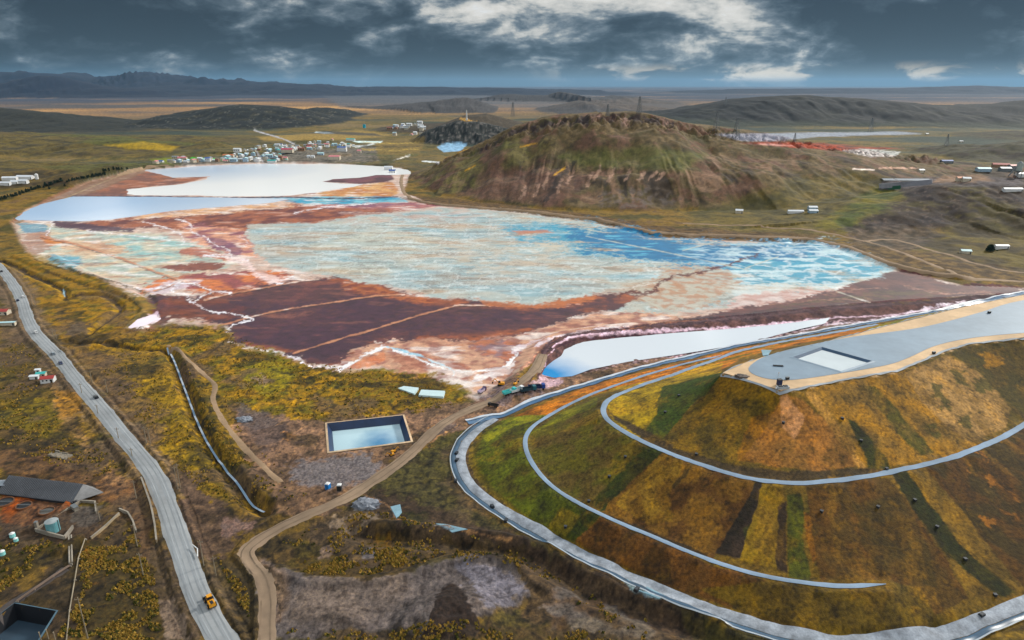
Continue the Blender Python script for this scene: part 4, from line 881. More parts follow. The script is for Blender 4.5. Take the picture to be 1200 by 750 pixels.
# ------------------------------------------------------------------ roads and tracks
def road_mat(name, rgb, var=.15, track=.2, width=12):
    m = mat(name, rgb, .85, noise=var, scale=.35, bump=.3)
    return m
haul_m = road_mat('grey_gravel_road', (152,156,160), .2); dirt_m = road_mat('packed_brown_dirt', (142,120,98), .25)
beige_m = road_mat('beige_earth_track', (150,124,96), .25); bench_m = road_mat('blue_grey_gravel', (134,156,180), .22)
ribbon('haul_road', haul_w, 8.8, haul_m, .27, nw=6, wvar=.10)
rut = mat('dark_tyre_track', (138,144,150), .9, noise=.3, scale=.2); rut2 = mat('pale_swept_gravel', (160,166,172), .9, noise=.25, scale=.2)
for o_, w_, m_ in ((-2.7, .5, rut), (-1.0, .4, rut), (.9, .5, rut), (2.6, .5, rut), (-1.9, .35, rut2), (1.8, .4, rut2)): ribbon('wheel_rut', offset_line(haul_w, o_), w_, m_, .31 if m_ is rut else .32, nw=1, edge=0)
BR = [(636,420),(628,436),(612,452),(590,465),(560,476),(535,487),(515,500),(490,523),(460,548),(430,568),(400,586),(360,604),(320,622),(297,637),(288,647),(294,660),(307,678),(312,700),(312,725),(311,762)]
ribbon('dirt_road', wl(BR), 6.6, dirt_m, .3, nw=5, wvar=.2)
brw = wl(BR)
for o_, w_ in ((-1.7, .5), (1.3, .45)): ribbon('wheel_rut', offset_line(brw, o_), w_, mat('dark_dirt_rut', (126,106,86), .9, noise=.35, scale=.3), .36, nw=1, edge=0)
TR = [(196,404),(208,410),(222,425),(240,440),(252,452),(250,470),(262,494),(285,522),(310,548),(330,566)]
ribbon('dirt_track', wl(TR), 4.0, beige_m, .2, nw=3, wvar=.3)
for L_, w_ in (([(472,205),(470,215),(480,232),(520,240),(600,246),(700,256),(760,271),(830,275),(900,277),(960,281),(1005,293),(1040,307),(1080,318),(1130,325),(1230,332)], 7), ([(800,262),(860,264),(930,268),(985,276),(1040,290),(1080,305),(1120,322)], 5),
               ([(1010,283),(1050,281),(1100,296),(1170,316),(1230,322)], 5), ([(20,262),(60,240),(100,222),(140,206),(172,197),(200,193)], 6)):
    pts = [hit(u, v)[:2] for u, v in catmull(L_, 2)]
    ribbon('dirt_track', pts, w_, beige_m, .5, nw=3, step=5, edge=.6, wvar=.3)
PER = [(1330,655),(1260,685),(1200,708),(1150,727),(1100,741),(1000,751),(950,746),(895,735),(800,704),(700,658),(640,626),(592,600),(556,572),(541,545),(543,524),(560,504),(582,491)]
pw = wl(PER)
ribbon('perimeter_track', pw, 4.4, mat('pale_cobble', (150,158,170), .8, noise=.45, scale=1.5, bump=.6), .5, nw=4)
ribbon('perimeter_ditch', pw, 2.2, mat('blue_geomembrane', (50,84,112), .35, noise=.3, scale=.5), .42, nw=2, side=3.4)
ribbon('perimeter_ditch', pw, .5, mat('pale_concrete_edge', (176,186,196), .7), .6, nw=1, side=4.7, edge=0)
bl = [at(u, v, z) for u, v, z in catmull(LOW_PX, 4)]; bu = [at(u, v, z) for u, v, z in catmull(UP_PX, 4)]
ribbon('bench_track', bl, 2.0, bench_m, .35, nw=2, edge=.2, wvar=.12, taper=5); ribbon('bench_track', bu, 2.6, bench_m, .35, nw=2, edge=.2, wvar=.12)
CHN = [(548,496),(575,490),(592,488),(620,475),(660,461),(710,445),(760,431),(800,421),(868,406),(950,392),(1060,372),(1150,356),(1230,342)]
ribbon('drain_channel', wl(CHN), 4.0, mat('blue_lined_channel', (74,112,150), .3, noise=.2, scale=.3), .35, nw=2, edge=0)
ribbon('drain_channel', wl(CHN), 1.8, mat('white_channel_lip', (196,206,220), .5), .6, nw=1, edge=0, side=2.6)
ribbon('canal_water', [at(u, v, -1.5) for u, v in catmull(CANAL, 4)], .95, water_mat('canal_water_surface', (136,164,192), .08, .02), .55, nw=1, edge=0, flat=True)
# lagoon strips beside the embankment
# ------------------------------------------------------------------ platform on top of the mound
liner_m = mat('grey_geomembrane', (124,146,166), .5, noise=.16, scale=.25, bump=.15)
ring_m = mat('pale_beige_earth', (212,180,142), .85, noise=.2, scale=.4, bump=.3)
LIN = [(877,433),(884,425),(900,417),(940,406.5),(1000,395),(1068,386),(1110,377),(1150,366),(1200,352),(1330,334),(1330,383),(1200,390.5),(1135,397),(1095,406),(1066,419),(1040,428),(990,437),(935,445),(905,445),(885,440)]
sheet('platform_track', [(847,437),(880,446.5),(915,458),(928,456),(1000,442.5),(1050,434),(1077,423.5),(1105,411.5),(1135,402.5),(1200,395.5),(1330,388),(1330,332.5),(1200,345.7),(1130,359.7),(1060,377),(1000,392.5),(950,405.6),(900,416.5),(870,426.5)], ZT, ring_m, hole=PLAT_POND, off=.12)
sheet('liner_basin', LIN, ZT, liner_m, closed_smooth=True, hole=PLAT_POND, off=.22)
def crest(name, px, w, m, lift, side=0):
    ribbon(name, [at(u, v, ZT) for u, v in px], w, m, lift, nw=1, edge=0, step=3)
crest('crest_kerb', TOP_PX[:11], 1.1, mat('grey_kerb_concrete', (156,164,172), .8, noise=.3, scale=.4), .34)
crest('crest_kerb', [TOP_PX[0]]+TOP_PX[:10:-1], 1.1, MATS['grey_kerb_concrete'], .34)
# ------------------------------------------------------------------ lined pools (rim, sloping liner, water)
def pool(W, z, depth, slope, rim, rim_m, lin_m, wat_m, label, wl_=None, name='lined_pool'):
    c = np.mean(W, 0); root = empty(name, (c[0], c[1], z))
    L = [np.array(p)-c for p in W]
    def inset(k):
        n = len(L); o = []
        for i in range(n):
            d1 = L[i]-L[i-1]; d2 = L[(i+1) % n]-L[i]; d1 = d1/np.hypot(*d1); d2 = d2/np.hypot(*d2)
            n1 = np.array([-d1[1], d1[0]]); n2 = np.array([-d2[1], d2[0]]); b = n1+n2; b = b/np.dot(b, n1)
            if np.dot(b, L[i]) > 0: b = -b
            o.append(L[i]+b*k)
        return o
    def ring(nm, A_, za, B_, zb, m):
        v = [(p[0], p[1], za) for p in A_]+[(p[0], p[1], zb) for p in B_]; n = len(A_)
        me = bpy.data.meshes.new(nm); me.from_pydata(v, [], [(i, (i+1) % n, n+(i+1) % n, n+i) for i in range(n)]); me.update()
        bm = bmesh.new(); bm.from_mesh(me); bmesh.ops.recalc_face_normals(bm, faces=bm.faces)
        if sum(f.normal.z for f in bm.faces) < 0: bmesh.ops.reverse_faces(bm, faces=bm.faces)
        bm.to_mesh(me); bm.free(); return link(nm, me, m, root)
    ring('rim', inset(-rim), .12, inset(0), .3, rim_m)
    ring('liner', inset(0), .3, inset(slope), -depth-.2, lin_m)
    wi = inset(slope*.97)
    me = bpy.data.meshes.new('water'); f = (0,1,2,3)
    me.from_pydata([(p[0], p[1], -depth) for p in wi], [], [f]); me.update()
    if me.polygons[0].normal.z < 0: me.flip_normals()
    link('water', me, wat_m, root)
    tag(root, label, 'pool'); return root
dark_liner = mat('dark_blue_liner', (24,52,92), .45, noise=.3, scale=.6, bump=.2)
pool_root = pool(POOL_W, 0.1, 3.4, 2.2, 1.0, mat('pale_sandy_rim', (206,178,146), .9, noise=.3, scale=.8), dark_liner, grad_water('pool_water', (28,120,172), (190,220,232), (6,-3), 3, 15, .5, .09, .04),  # blue and pale pool colours paint in the reflected clouds
     'large rectangular pool with dark blue liner and pale sandy rim beside the dirt road')
pool(PLAT_POND, ZT+.15, .7, 1.2, 1.2, liner_m, mat('slate_blue_liner', (64,92,122), .5), water_mat('white_pond_water', (226,236,242), .08, .0, .9), 'white rectangular pond sunk in grey liner on top of the mound')
pool(CORNER_W, .1, 5.0, 1.5, .5, mat('teal_pool_lip', (60,92,110), .6), mat('black_liner', (8,14,24), .5), water_mat('dark_slate_water', (54,72,88), .12, .01, .6), 'black lined pool with slate water in the bottom left corner of the yard')
# two thin sheet-covered pads beside the earthwork road
def pad(px, label):
    W = quad(px); c = np.mean(W, 0); g = ground(*c)
    b = MB(); n = 4; v = [(p[0]-c[0], p[1]-c[1]) for p in W]
    b.v = [(x, y, -.6) for x, y in v]+[(x*.96, y*.96, .7) for x, y in v]; b.f = [(4,5,6,7)]+[(i, (i+1) % 4, 4+(i+1) % 4, 4+i) for i in range(4)]; b.m = [0]*5
    o = b.build('covered_pad', mat('pale_cyan_sheeting', (200,226,232), .4, noise=.06)); o.location = (c[0], c[1], g)
    bm = bmesh.new(); bm.from_mesh(o.data); bmesh.ops.recalc_face_normals(bm, faces=bm.faces); bm.to_mesh(o.data); bm.free()
    tag(o, label, 'pad', 'sheet-covered pads by the earthwork road')
pad([(466,456),(473,453.5),(491,455.5),(486,463)], 'smaller pale cyan sheeted pad, left one by the yellow grass edge')
pad([(493,457.5),(522,459),(520,466),(490,464)], 'longer pale cyan sheeted pad, right one by the yellow grass edge')
# ------------------------------------------------------------------ things
def wpt(u, v): return hit(u, v)
def dirang(p, q):
    return math.atan2(q[1]-p[1], q[0]-p[0])
M_ = lambda n, c, **k: mat(n, c, **k)
white = M_('white_paint', (226,228,230), rough=.5, noise=.05); glass = M_('dark_glass', (24,34,44), rough=.1, noise=.05, bump=0)
tyre = M_('black_tyre', (22,22,24), rough=.9); steel = M_('dull_steel', (120,126,130), rough=.5, metal=.3)
conc = M_('weathered_concrete', (146,138,126), rough=.9, noise=.3, scale=.8); wood = M_('grey_wood', (150,138,118), rough=.9, noise=.3)
dark = M_('dark_steel', (34,38,44), rough=.6); yellow = M_('machine_yellow', (232,158,20), rough=.45, noise=.1)
# ---- cars
def car(colname, rgb, loc, rz, label, group=None, van=False):
    r = empty('parked_car' if False else 'car', loc, rz); m = M_(colname, rgb, rough=.35, noise=.04, bump=0)
    h = 1.0 if not van else 1.9
    b = MB().box(-2.2, 2.2, -.88, .88, .32, .92, .08, .05); b.build('body', m, r)
    c = MB().box(-1.7, 1.0, -.8, .8, .92, 1.48 if not van else 2.0, .35 if not van else .1, .12); cab = c.build('cabin', m, r)
    g = MB().box(-1.62, .95, -.83, .83, 1.0, 1.36 if not van else 1.6, .25, .06); g.box(-1.72, 1.06, -.7, .7, 1.0, 1.34, .3, .08); g.build('window', glass, cab)
    for x in (-1.4, 1.4):
        for y in (-.82, .82): MB().tube((x, y-.12, .34), (x, y+.12, .34), .34, seg=12).build('wheel', tyre, r)
    for y in (-.6, .6): MB().box(2.17, 2.23, y-.18, y+.18, .6, .75).build('headlight', white, r)
    tag(r, label, 'car', group); return r
def roadang(u, v):
    p = np.array(at(u, v)); d, s = segdist(np.array([p[0]]), np.array([p[1]]), haul_w); i = min(int(s[0]), len(haul_w)-2)
    return dirang(haul_w[i], haul_w[i+1])
G = 'cars driving along the grey haul road'
for (u, v, cn, rgb, lb, fl) in ((21,353,'navy_car_paint',(34,48,78),'dark blue car on the grey road near the red-roofed compound',1), (27.5,349,'white_car_paint',(224,226,228),'white car just beyond the dark blue car near the red-roofed compound',0),
        (42.5,391,'white_car_paint',(224,226,228),'white car on the left lane where the road starts to widen',0), (62.5,416,'grey_car_paint',(120,134,146),'grey-blue car on the road, just behind a navy one',1),
        (71.5,427,'deep_blue_paint',(20,44,92),'deep blue car on the road beside the red and turquoise house',0), (113,467,'black_car_paint',(30,30,38),'black car alone on the middle stretch of grey road',1), (2,319,'black_car_paint',(30,30,38),'tiny black car at the far left end of the road',1)):
    x, y = at(u, v); car(cn, rgb, (x, y, .42), roadang(u, v)+(math.pi if fl else 0), lb, G)
# ---- wheel loader
x, y = at(247, 709); r = empty('wheel_loader', (x, y, .42), roadang(247, 709)+math.pi)
MB().box(-3.0, -.3, -1.05, 1.05, .9, 2.1, .25, .1).build('engine_hood', yellow, r); MB().box(-.2, 1.6, -.8, .8, .8, 1.5, .1, .05).box(1.3, 2.0, -.5, .5, .9, 1.9).build('front_frame', yellow, r)
cb = MB().box(-.5, 1.0, -.75, .75, 1.9, 3.1, .15, .12); cbo = cb.build('cab', glass, r); MB().box(-.5, 1.0, -.8, .8, 3.1, 3.28).build('roof', yellow, cbo)
for s_y in (-.55, .55): MB().bar((1.2, s_y, 1.7), (2.9, s_y, .8), .25, .35).build('lift_arm', yellow, r)
bk = MB(); bk.box(2.8, 3.05, -1.4, 1.4, .25, 1.35).box(2.8, 4.0, -1.4, 1.4, .2, .35).box(2.8, 3.8, -1.4, -1.3, .25, 1.2).box(2.8, 3.8, 1.3, 1.4, .25, 1.2); bk.build('bucket', dark, r)
MB().tube((-1.6, .5, 2.05), (-1.6, .5, 2.9), .08).build('exhaust', dark, r); MB().box(-2.9, -1.2, -.45, .45, 2.1, 2.16).build('grille', dark, r)
for px in (-1.9, 1.5):
    for py in (-1.1, 1.1):
        w_ = MB().tube((px, py-.28, .75), (px, py+.28, .75), .75, seg=18).build('wheel', tyre, r); MB().tube((px, py-.3, .75), (px, py+.3, .75), .32, seg=12).build('rim', yellow, w_)
tag(r, 'yellow wheel loader with dark bucket driving on the grey road at the bottom', 'loader')
# ---- site trucks
def truck(rgbn, rgb, bedn, bed, px, rz, label, size=1.0, kind='tipper_truck'):
    x, y, z = wpt(*px); r = empty(kind, (x, y, z+.05), rz); r.scale = (size,)*3; m = M_(rgbn, rgb, rough=.4, noise=.08); mb = M_(bedn, bed, rough=.6, noise=.15)
    cbn = MB().box(2.2, 4.0, -1.2, 1.2, .9, 2.9, .1, .06).build('cab', m, r); MB().box(3.0, 4.03, -1.05, 1.05, 1.9, 2.6, .02, .02).build('windscreen', glass, cbn)
    MB().box(-4.0, 4.0, -.5, .5, .6, .9).build('chassis', dark, r)
    b = MB(); b.box(-4.1, 1.9, -1.25, 1.25, .95, 1.1).box(-4.1, 1.9, -1.25, -1.15, 1.1, 2.3).box(-4.1, 1.9, 1.15, 1.25, 1.1, 2.3).box(1.8, 1.9, -1.15, 1.15, 1.1, 2.6).box(-4.1, -4.0, -1.15, 1.15, 1.1, 2.2); b.build('tipper_bed', mb, r)
    for px_ in (-3.0, -1.7, 3.0):
        for py in (-1.05, 1.05): MB().tube((px_, py-.2, .5), (px_, py+.2, .5), .5, seg=12).build('wheel', tyre, r)
    return tag(r, label, 'truck')
truck('cyan_truck_paint', (40,190,196), 'cyan_tarp', (90,216,216), (597,461.5), R(35), 'cyan truck parked at the left end of the row beside the dirt road')
truck('white_truck_paint', (232,236,240), 'white_tarp', (226,236,240), (606,459.5), R(35), 'white truck with pale load between the cyan and blue vehicles')
truck('blue_truck_paint', (20,66,150), 'navy_bed', (16,40,90), (629,456.5), R(8), 'dark blue truck at the right end of the row near the white pond', 1.15)
truck('teal_truck_paint', (24,96,112), 'dark_teal_bed', (20,60,76), (619,459), R(20), 'dark teal truck next to the dark blue truck', 1.1)
truck('violet_truck_paint', (60,44,84), 'pale_violet_load', (196,180,206), (565,459.5), R(60), 'dark violet truck parked alone below the white salt crust', .8)
truck('charcoal_paint', (30,30,34), 'charcoal_bed', (44,44,48), (578,476.5), R(160), 'charcoal truck standing on the bare lot below the row of trucks', .7)
def excavator(px, rz, label, size=1.0):
    x, y, z = wpt(*px); r = empty('excavator', (x, y, z+.05), rz); r.scale = (size,)*3
    for s_y in (-1.0, 1.0): MB().box(-1.9, 1.9, s_y-.3, s_y+.3, 0, .8, .3, 0).build('track', tyre, r)
    MB().box(-2.0, 1.3, -1.2, 1.2, .9, 1.9, .1, .1).build('body', yellow, r); MB().box(.1, 1.4, .2, 1.15, 1.9, 2.8, .1, .08).build('cab', glass, r)
    MB().bar((1.2, -.2, 1.6), (3.6, -.2, 3.6), .35, .45).build('boom', yellow, r); MB().bar((3.6, -.2, 3.6), (4.9, -.2, 1.6), .28, .35).build('stick', yellow, r)
    MB().box(4.3, 5.2, -.7, .3, .7, 1.6, .2, .05).build('bucket', dark, r); return tag(r, label, 'excavator')
excavator((587,451.5), R(170), 'yellow excavator beside the dirt road above the row of trucks'); excavator((461.5,530), R(40), 'upper of two small yellow machines by the pool corner', .6)
excavator((459,534), R(215), 'lower of two small yellow machines by the pool corner', .6)
excavator((604,451), R(60), 'yellow excavator beside the orange dirt road nearest the pond', .7)
# ---- portable toilets
def toilet(px, cn, rgb, label):
    x, y, z = wpt(*px); r = empty('portable_toilet', (x, y, z), R(random.uniform(-20, 20))); m = M_(cn, rgb, rough=.5)
    MB().box(-.9, .9, -.9, .9, 0, 2.6).build('cabin', m, r); MB().box(-.95, .95, -.95, .95, 2.6, 2.95, .25, .25).build('roof', white, r); MB().box(-.55, .55, -.95, -.9, .1, 2.3).build('door', M_(cn+'_door', tuple(int(c*.8) for c in rgb)), r)
    tag(r, label, 'toilet')
toilet((384.5,573), 'bright_blue_plastic', (20,130,214), 'bright blue portable toilet with white roof beside the dirt lot'); toilet((398,574.5), 'dark_plastic', (36,44,50), 'dark portable cabin just right of the bright blue toilet')
# ---- poles
def pole(ub, vb, vt, label, kind='wooden', arm=True, group='wooden utility poles along the haul road'):
    x, y, z = wpt(ub, vb); h = max(zfor(y, vt)-z, 4)
    r = empty('utility_pole', (x, y, z-.3), R(random.uniform(-15, 15)))
    MB().tube((0, 0, 0), (0, 0, h+.3), .2, .13, 8).build('pole', wood, r)
    if arm: MB().bar((-1.0, 0, h-.5), (1.0, 0, h-.5), .12).build('crossarm', wood, r)
    for dx in (-.9, 0, .9): MB().tube((dx, 0, h-.45), (dx, 0, h-.1), .06, seg=6).build('insulator', conc, r)
    tag(r, label, 'pole', group)
for p in ((108,448,434,'wooden pole right of the road across from the red and turquoise house'),(126,460,444,'wooden pole on the dirt verge by the field, second after the house'),(96,461,449,'short wooden pole on the left kerb of the road near the black car'),
          (115,485,474,'wooden pole on the left kerb below the black car'),(139,514,501,'leaning wooden pole on the left kerb of the middle road'),(155,535,525,'wooden pole on the left verge beside the road bend'),(172,520,500,'left one of a twin pair of wooden poles on the right verge'),
          (176.5,521,502,'right one of a twin pair of wooden poles on the right verge'),(38,358,343,'left one of the pair of poles by the far road'),(41.5,358,344,'right one of the pair of poles by the far road'),(63,396,385,'wooden pole on the verge by the grey-blue car'),(66,397,386,'wooden pole just right of the one by the grey-blue car'),
          (208.5,573,546,'left one of two tall poles on the verge above the canal end'),(211.5,572,543,'right one of two tall poles on the verge above the canal end'),(239,663,633,'tall pale pole right of the road above the yellow loader'),(253,674,652,'shorter pale pole right of the road nearest the yellow loader'),
          (168,674,648,'pole in the scrub left of the road'),(103,748,700,'tall pole standing in yellow scrub at the bottom left'),(160,584,563,'pole on the dirt bank left of the road bend'),(117,610,588,'pole standing inside the works yard beside the grey slab'),(161,640,614,'thin pole beside the dirt access at the yard')):
    pole(*p)
for u_, v_, t_, lb in ((48,750,741,'left pale post of three beside the black pool'),(57,749,738,'middle pale post of three beside the black pool'),(65,750,741,'right pale post of three beside the black pool')):
    x, y, z = wpt(u_, v_); o = MB().tube((0,0,-.3), (0,0,max(zfor(y, t_)-z, 1.5)), .16, .14, 8).tube((0,0,max(zfor(y, t_)-z, 1.5)), (0,0,max(zfor(y, t_)-z, 1.5)+.1), .2, .2, 8).build('fence_post', wood); o.location = (x, y, z); tag(o, lb, 'post', 'posts beside the black pool')
p1, p2, p3 = [Vector(wpt(*q)) for q in ((226,642),(232,647),(232,655))]
b = MB(); c0 = p2; b.tube(p1-c0+Vector((0,0,1.4)), Vector((0,0,1.5)), .2, seg=8).tube(Vector((0,0,1.5)), p3-c0+Vector((0,0,1)), .2, seg=8).tube((0,0,-.2), (0,0,1.5), .12, seg=6)
o = b.build('bent_pipe', white); o.location = c0; tag(o, 'pale bent pipe on the verge beside the grey road', 'pipe')
# ---- pylons
def pylon(ub, vb, vt, label, w0=4.0):
    x, y, z = wpt(ub, vb); h = zfor(y, vt)-z; r = empty('power_pylon', (x, y, z), R(25)); s = h*.13; th = max(.35, h*.012)
    b = MB(); t = s*.18
    for i, j in ((-1,-1),(1,-1),(1,1),(-1,1)): b.bar((i*s, j*s, 0), (i*t, j*t, h), th)
    n = 7
    for k in range(n):
        a = s+(t-s)*k/n; c = s+(t-s)*(k+1)/n; z0 = h*k/n; z1 = h*(k+1)/n
        for (i, j), (p, q) in (((-1,-1),(1,-1)),((1,-1),(1,1)),((1,1),(-1,1)),((-1,1),(-1,-1))):
            b.bar((i*a, j*a, z0), (p*c, q*c, z1), th*.6); b.bar((p*a, q*a, z0), (i*c, j*c, z1), th*.6)
    b.build('lattice_tower', steel, r)
    for kz in (.72, .84, .96): MB().bar((-h*.14, 0, h*kz), (h*.14, 0, h*kz), th*1.1).build('crossarm', steel, r)
    tag(r, label, 'pylon', 'power pylons across the hills')
for p in ((749,133,113,'lattice pylon on the right of the big hill summit'),(712,135.5,122,'lattice pylon on the left of the big hill summit'),(601,136,120,'distant lattice pylon behind the left shoulder of the big hill'),
          (839,153,130,'lattice pylon standing before the dark long ridge, left'),(862,164,138,'tallest lattice pylon by the grey far lake'),(1020,155,138,'lattice pylon in the middle of the dark long ridge'),(931,166,156,'small lattice pylon by the red tailings pan'),(1109,171,157,'small lattice pylon beyond the industrial pad'),(850,124,114,'tiny lattice pylon on the skyline of the dark ridge')):
    try: pylon(*p)
    except Exception as e: print('pylon', p, e)
x, y, z = wpt(547, 141); r = empty('white_mast', (x, y, z)); h = zfor(y, 129)-z; MB().tube((0,0,0), (0,0,h), 3.0, 1.4, 8).build('mast', white, r); MB().box(-4,4,-4,4,0,5).build('base', white, r); tag(r, 'white mast standing on top of the small rocky knoll', 'mast')
# ---- buildings
def house(name, loc, rz, L_, W_, h, rise, wall, roof, label=None, cat='building', group=None, wins=0, door=True, rib=False):
    r = empty(name, loc, rz)
    MB().box(-L_/2, L_/2, -W_/2, W_/2, -.8, h).gwall(-L_/2, L_/2, -W_/2, W_/2, h, h+rise).build('wall', wall, r)
    MB().gable(-L_/2, L_/2, -W_/2, W_/2, h, h+rise, .35).build('roof', roof, r)
    for k in range(wins):
        x = -L_/2+L_*(k+.7)/(wins+.4)
        for s in (-1, 1):
            f = MB().box(x-.55, x+.55, s*W_/2-.04, s*W_/2+.04, h*.4, h*.78).build('window', white, r); MB().box(x-.42, x+.42, s*W_/2-.06, s*W_/2+.06, h*.44, h*.74).build('pane', glass, f)
    if door: MB().box(L_/2-1.6, L_/2-.6, -W_/2-.05, -W_/2+.02, -.2, h*.72).build('door', dark, r)
    if label: tag(r, label, cat, group)
    return r
roofs = {'red_roof_metal': (170,60,56), 'turquoise_roof_metal': (60,178,176), 'blue_roof_metal': (40,90,170), 'white_roof_metal': (226,232,240), 'grey_roof_metal': (130,140,152), 'magenta_roof_metal': (190,24,84), 'pink_roof_metal': (222,130,140), 'pale_cyan_roof_metal': (186,224,232), 'rust_roof_metal': (140,74,54), 'orange_roof_metal': (214,128,84)}
RM = {k: M_(k, v, rough=.5, noise=.08) for k, v in roofs.items()}
cream = M_('cream_plaster', (206,196,176), rough=.85); adobe = M_('adobe_wall', (150,120,94), rough=.9, noise=.2); bluewall = M_('pale_blue_plaster', (160,186,206), rough=.8)
def hs(name, uv, ang, L_, W_, h, rise, wall, roof, label, **k):
    x, y, z = wpt(*uv); return house(name, (x, y, z), ang, L_, W_, h, rise, wall, RM[roof], label, **k)
hs('house', (57,447), R(15), 6.6, 4.6, 2.6, .9, white, 'red_roof_metal', 'small house with red roof and white front left of the grey road', cat='house', wins=3)
hs('shed', (49,441), R(15), 4.6, 3.2, 2.2, .5, cream, 'turquoise_roof_metal', 'turquoise-roofed shed behind the small red-roofed house', cat='shed')
hs('shed', (41,443.5), R(10), 4.5, 2.4, 1.8, .3, white, 'white_roof_metal', 'low pale shed left of the turquoise-roofed shed', cat='shed'); hs('shed', (45,436), R(12), 2.4, 2.0, 1.8, .3, white, 'white_roof_metal', 'tiny white hut behind the turquoise-roofed shed', cat='shed')
hs('house', (4,368), R(5), 8.5, 5.5, 2.8, 1.1, cream, 'red_roof_metal', 'crimson-roofed house at the left edge near the road', cat='house', wins=3)
hs('long_shed', (6,381), R(8), 14, 2.6, 2.2, .4, cream, 'pale_cyan_roof_metal', 'long narrow shed with pale cyan roof below the crimson-roofed house', cat='shed')
# lake-side white sheds at far left
for i, (u, v, L_, W_, an, lb) in enumerate(((12,211,22,8,R(8),'curved white shed, upper left of the farm group above the lake'),(30,209.5,27,9,R(-3),'long white shed with turquoise end, upper right of the farm group'),(5,217,20,7,R(6),'white shed at the very left edge of the farm group'),(18,215.5,12,8,R(4),'short white shed in the lower middle of the farm group'),(28,214.5,14,7,R(-3),'small white-blue shed in the lower right of the farm group'))):
    hs('farm_shed', (u, v), an, L_, W_, 4, 2, white, 'white_roof_metal', lb, cat='shed', group='white farm sheds above the lake')
x, y, z = wpt(43.5, 210); r = empty('water_tower', (x, y, z)); MB().tube((0,0,0), (0,0,8), 2.6, 2.6, 10).build('tank', white, r); MB().tube((0,0,8), (0,0,9.5), 2.9, .4, 10).build('roof', white, r); tag(r, 'white upright water tower right of the farm sheds', 'tower')
# east side
hs('shed', (932,249.5), R(-3), 19, 5.5, 2.6, 1.2, white, 'white_roof_metal', 'long white shed on the slope right of the big hill', cat='shed'); 
for (u, v, lb) in ((952,245.5,'rear one of two short parallel white-blue sheds right of the big hill'),(952.5,249.5,'front one of two short parallel white-blue sheds right of the big hill')):
    hs('shed', (u, v), R(-2), 10.5, 7, 3.2, 1.4, bluewall, 'white_roof_metal', lb, cat='shed')
hs('shed', (1131,297), R(-10), 9, 6, 3, 1.2, cream, 'pale_cyan_roof_metal', 'pale cyan-roofed hut on the grassy slope at right', cat='shed'); hs('shed', (1173,291), R(-2), 13, 5, 3, 1.0, white, 'white_roof_metal', 'white long hut beside a round dark tree at right', cat='shed')
hs('shed', (1186,224), R(-2), 22, 6, 3, 1.2, white, 'white_roof_metal', 'very long white shed below the silo at the right edge', cat='shed')
hs('workshop', (1152,200.5), R(-4), 22, 11, 4.5, 2, bluewall, 'pale_cyan_roof_metal', 'pale blue-roofed workshop left of the silo', cat='building'); hs('workshop', (1172,197), R(-20), 28, 12, 7, 2.5, adobe, 'red_roof_metal', 'red-roofed workshop behind the plant, left of the silo', cat='building')
hs('workshop', (1177,201), R(-3), 18, 10, 6, 2, steel, 'white_roof_metal', 'white-roofed plant hall directly left of the silo', cat='building'); hs('workshop', (1187,200), R(-3), 16, 12, 9, 2, steel, 'red_roof_metal', 'dark plant hall with red roof touching the silo', cat='building')
hs('workshop', (1109,191), R(0), 20, 9, 4, 1.5, steel, 'blue_roof_metal', 'dark blue shed on the pad far behind the industrial area', cat='building')
hs('workshop', (1197,207), R(0), 16, 10, 5, 2, white, 'white_roof_metal', 'small white annex at the foot of the silo', cat='building')
for (u, v, lb) in ((1125,212,'small orange-white hut on the earth pad, left'),(1132,212.5,'small grey hut on the earth pad, right'),(1086,158,'white far hut on the plain beyond the ridge'),(1126,167,'small white far hut right of the red pan'),(866,250,'tiny white hut at the foot of the hill'),(1079,202,'tiny pink hut by the pale track')):
    hs('hut', (u, v), R(random.uniform(-20, 20)), 9, 7, 4, 1.5, cream, random.choice(['orange_roof_metal','white_roof_metal']) if 'orange' in lb else 'white_roof_metal', lb, cat='hut')
x, y, z = wpt(1192, 208); r = empty('silo_tower', (x, y, z)); hh = zfor(y, 189)-z
MB().tube((0,0,hh*.42), (0,0,hh*.88), 4.6, 4.6, 14).build('silo', M_('pale_green_grey_steel', (176,190,186), rough=.5), r); MB().tube((0,0,hh*.88), (0,0,hh), 4.6, 1.2, 14).build('roof', steel, r); MB().tube((0,0,hh*.42), (0,0,hh*.28), 4.6, 1.2, 14).build('hopper', steel, r)
for i, j in ((-1,-1),(1,-1),(1,1),(-1,1)): MB().bar((i*3.6, j*3.6, -1), (i*3.6, j*3.6, hh*.45), .8).build('leg', steel, r)
MB().bar((-14, 3, 1), (-2, 1, hh*.8), 1.4).build('conveyor', steel, r); tag(r, 'tall pale silo tower standing over the plant at the right edge', 'silo')
# long terrace wall of the industrial pad
x0 = Vector(wpt(1030, 220)); x1 = Vector(wpt(1092, 215)); c_ = (x0+x1)/2; r = empty('retaining_wall', c_)
MB().bar(x0-c_+Vector((0,0,2)), x1-c_+Vector((0,0,2)), 2, 7).build('wall', M_('grey_stone_facing', (150,150,160), rough=.9, noise=.35, scale=.2), r); MB().bar(x0-c_+Vector((6,-3,-1)), (x0-c_)*.2+Vector((0,-3,-1)), 1.5, 5).build('skirt', M_('green_mesh', (30,96,66)), r); tag(r, 'long grey retaining wall with green skirt at the industrial pad', 'wall')
hs('long_hall', (1060,213.5), R(-3), 66, 16, 3.5, 1.6, conc, 'grey_roof_metal', 'long grey-roofed hall on the industrial pad', cat='building')
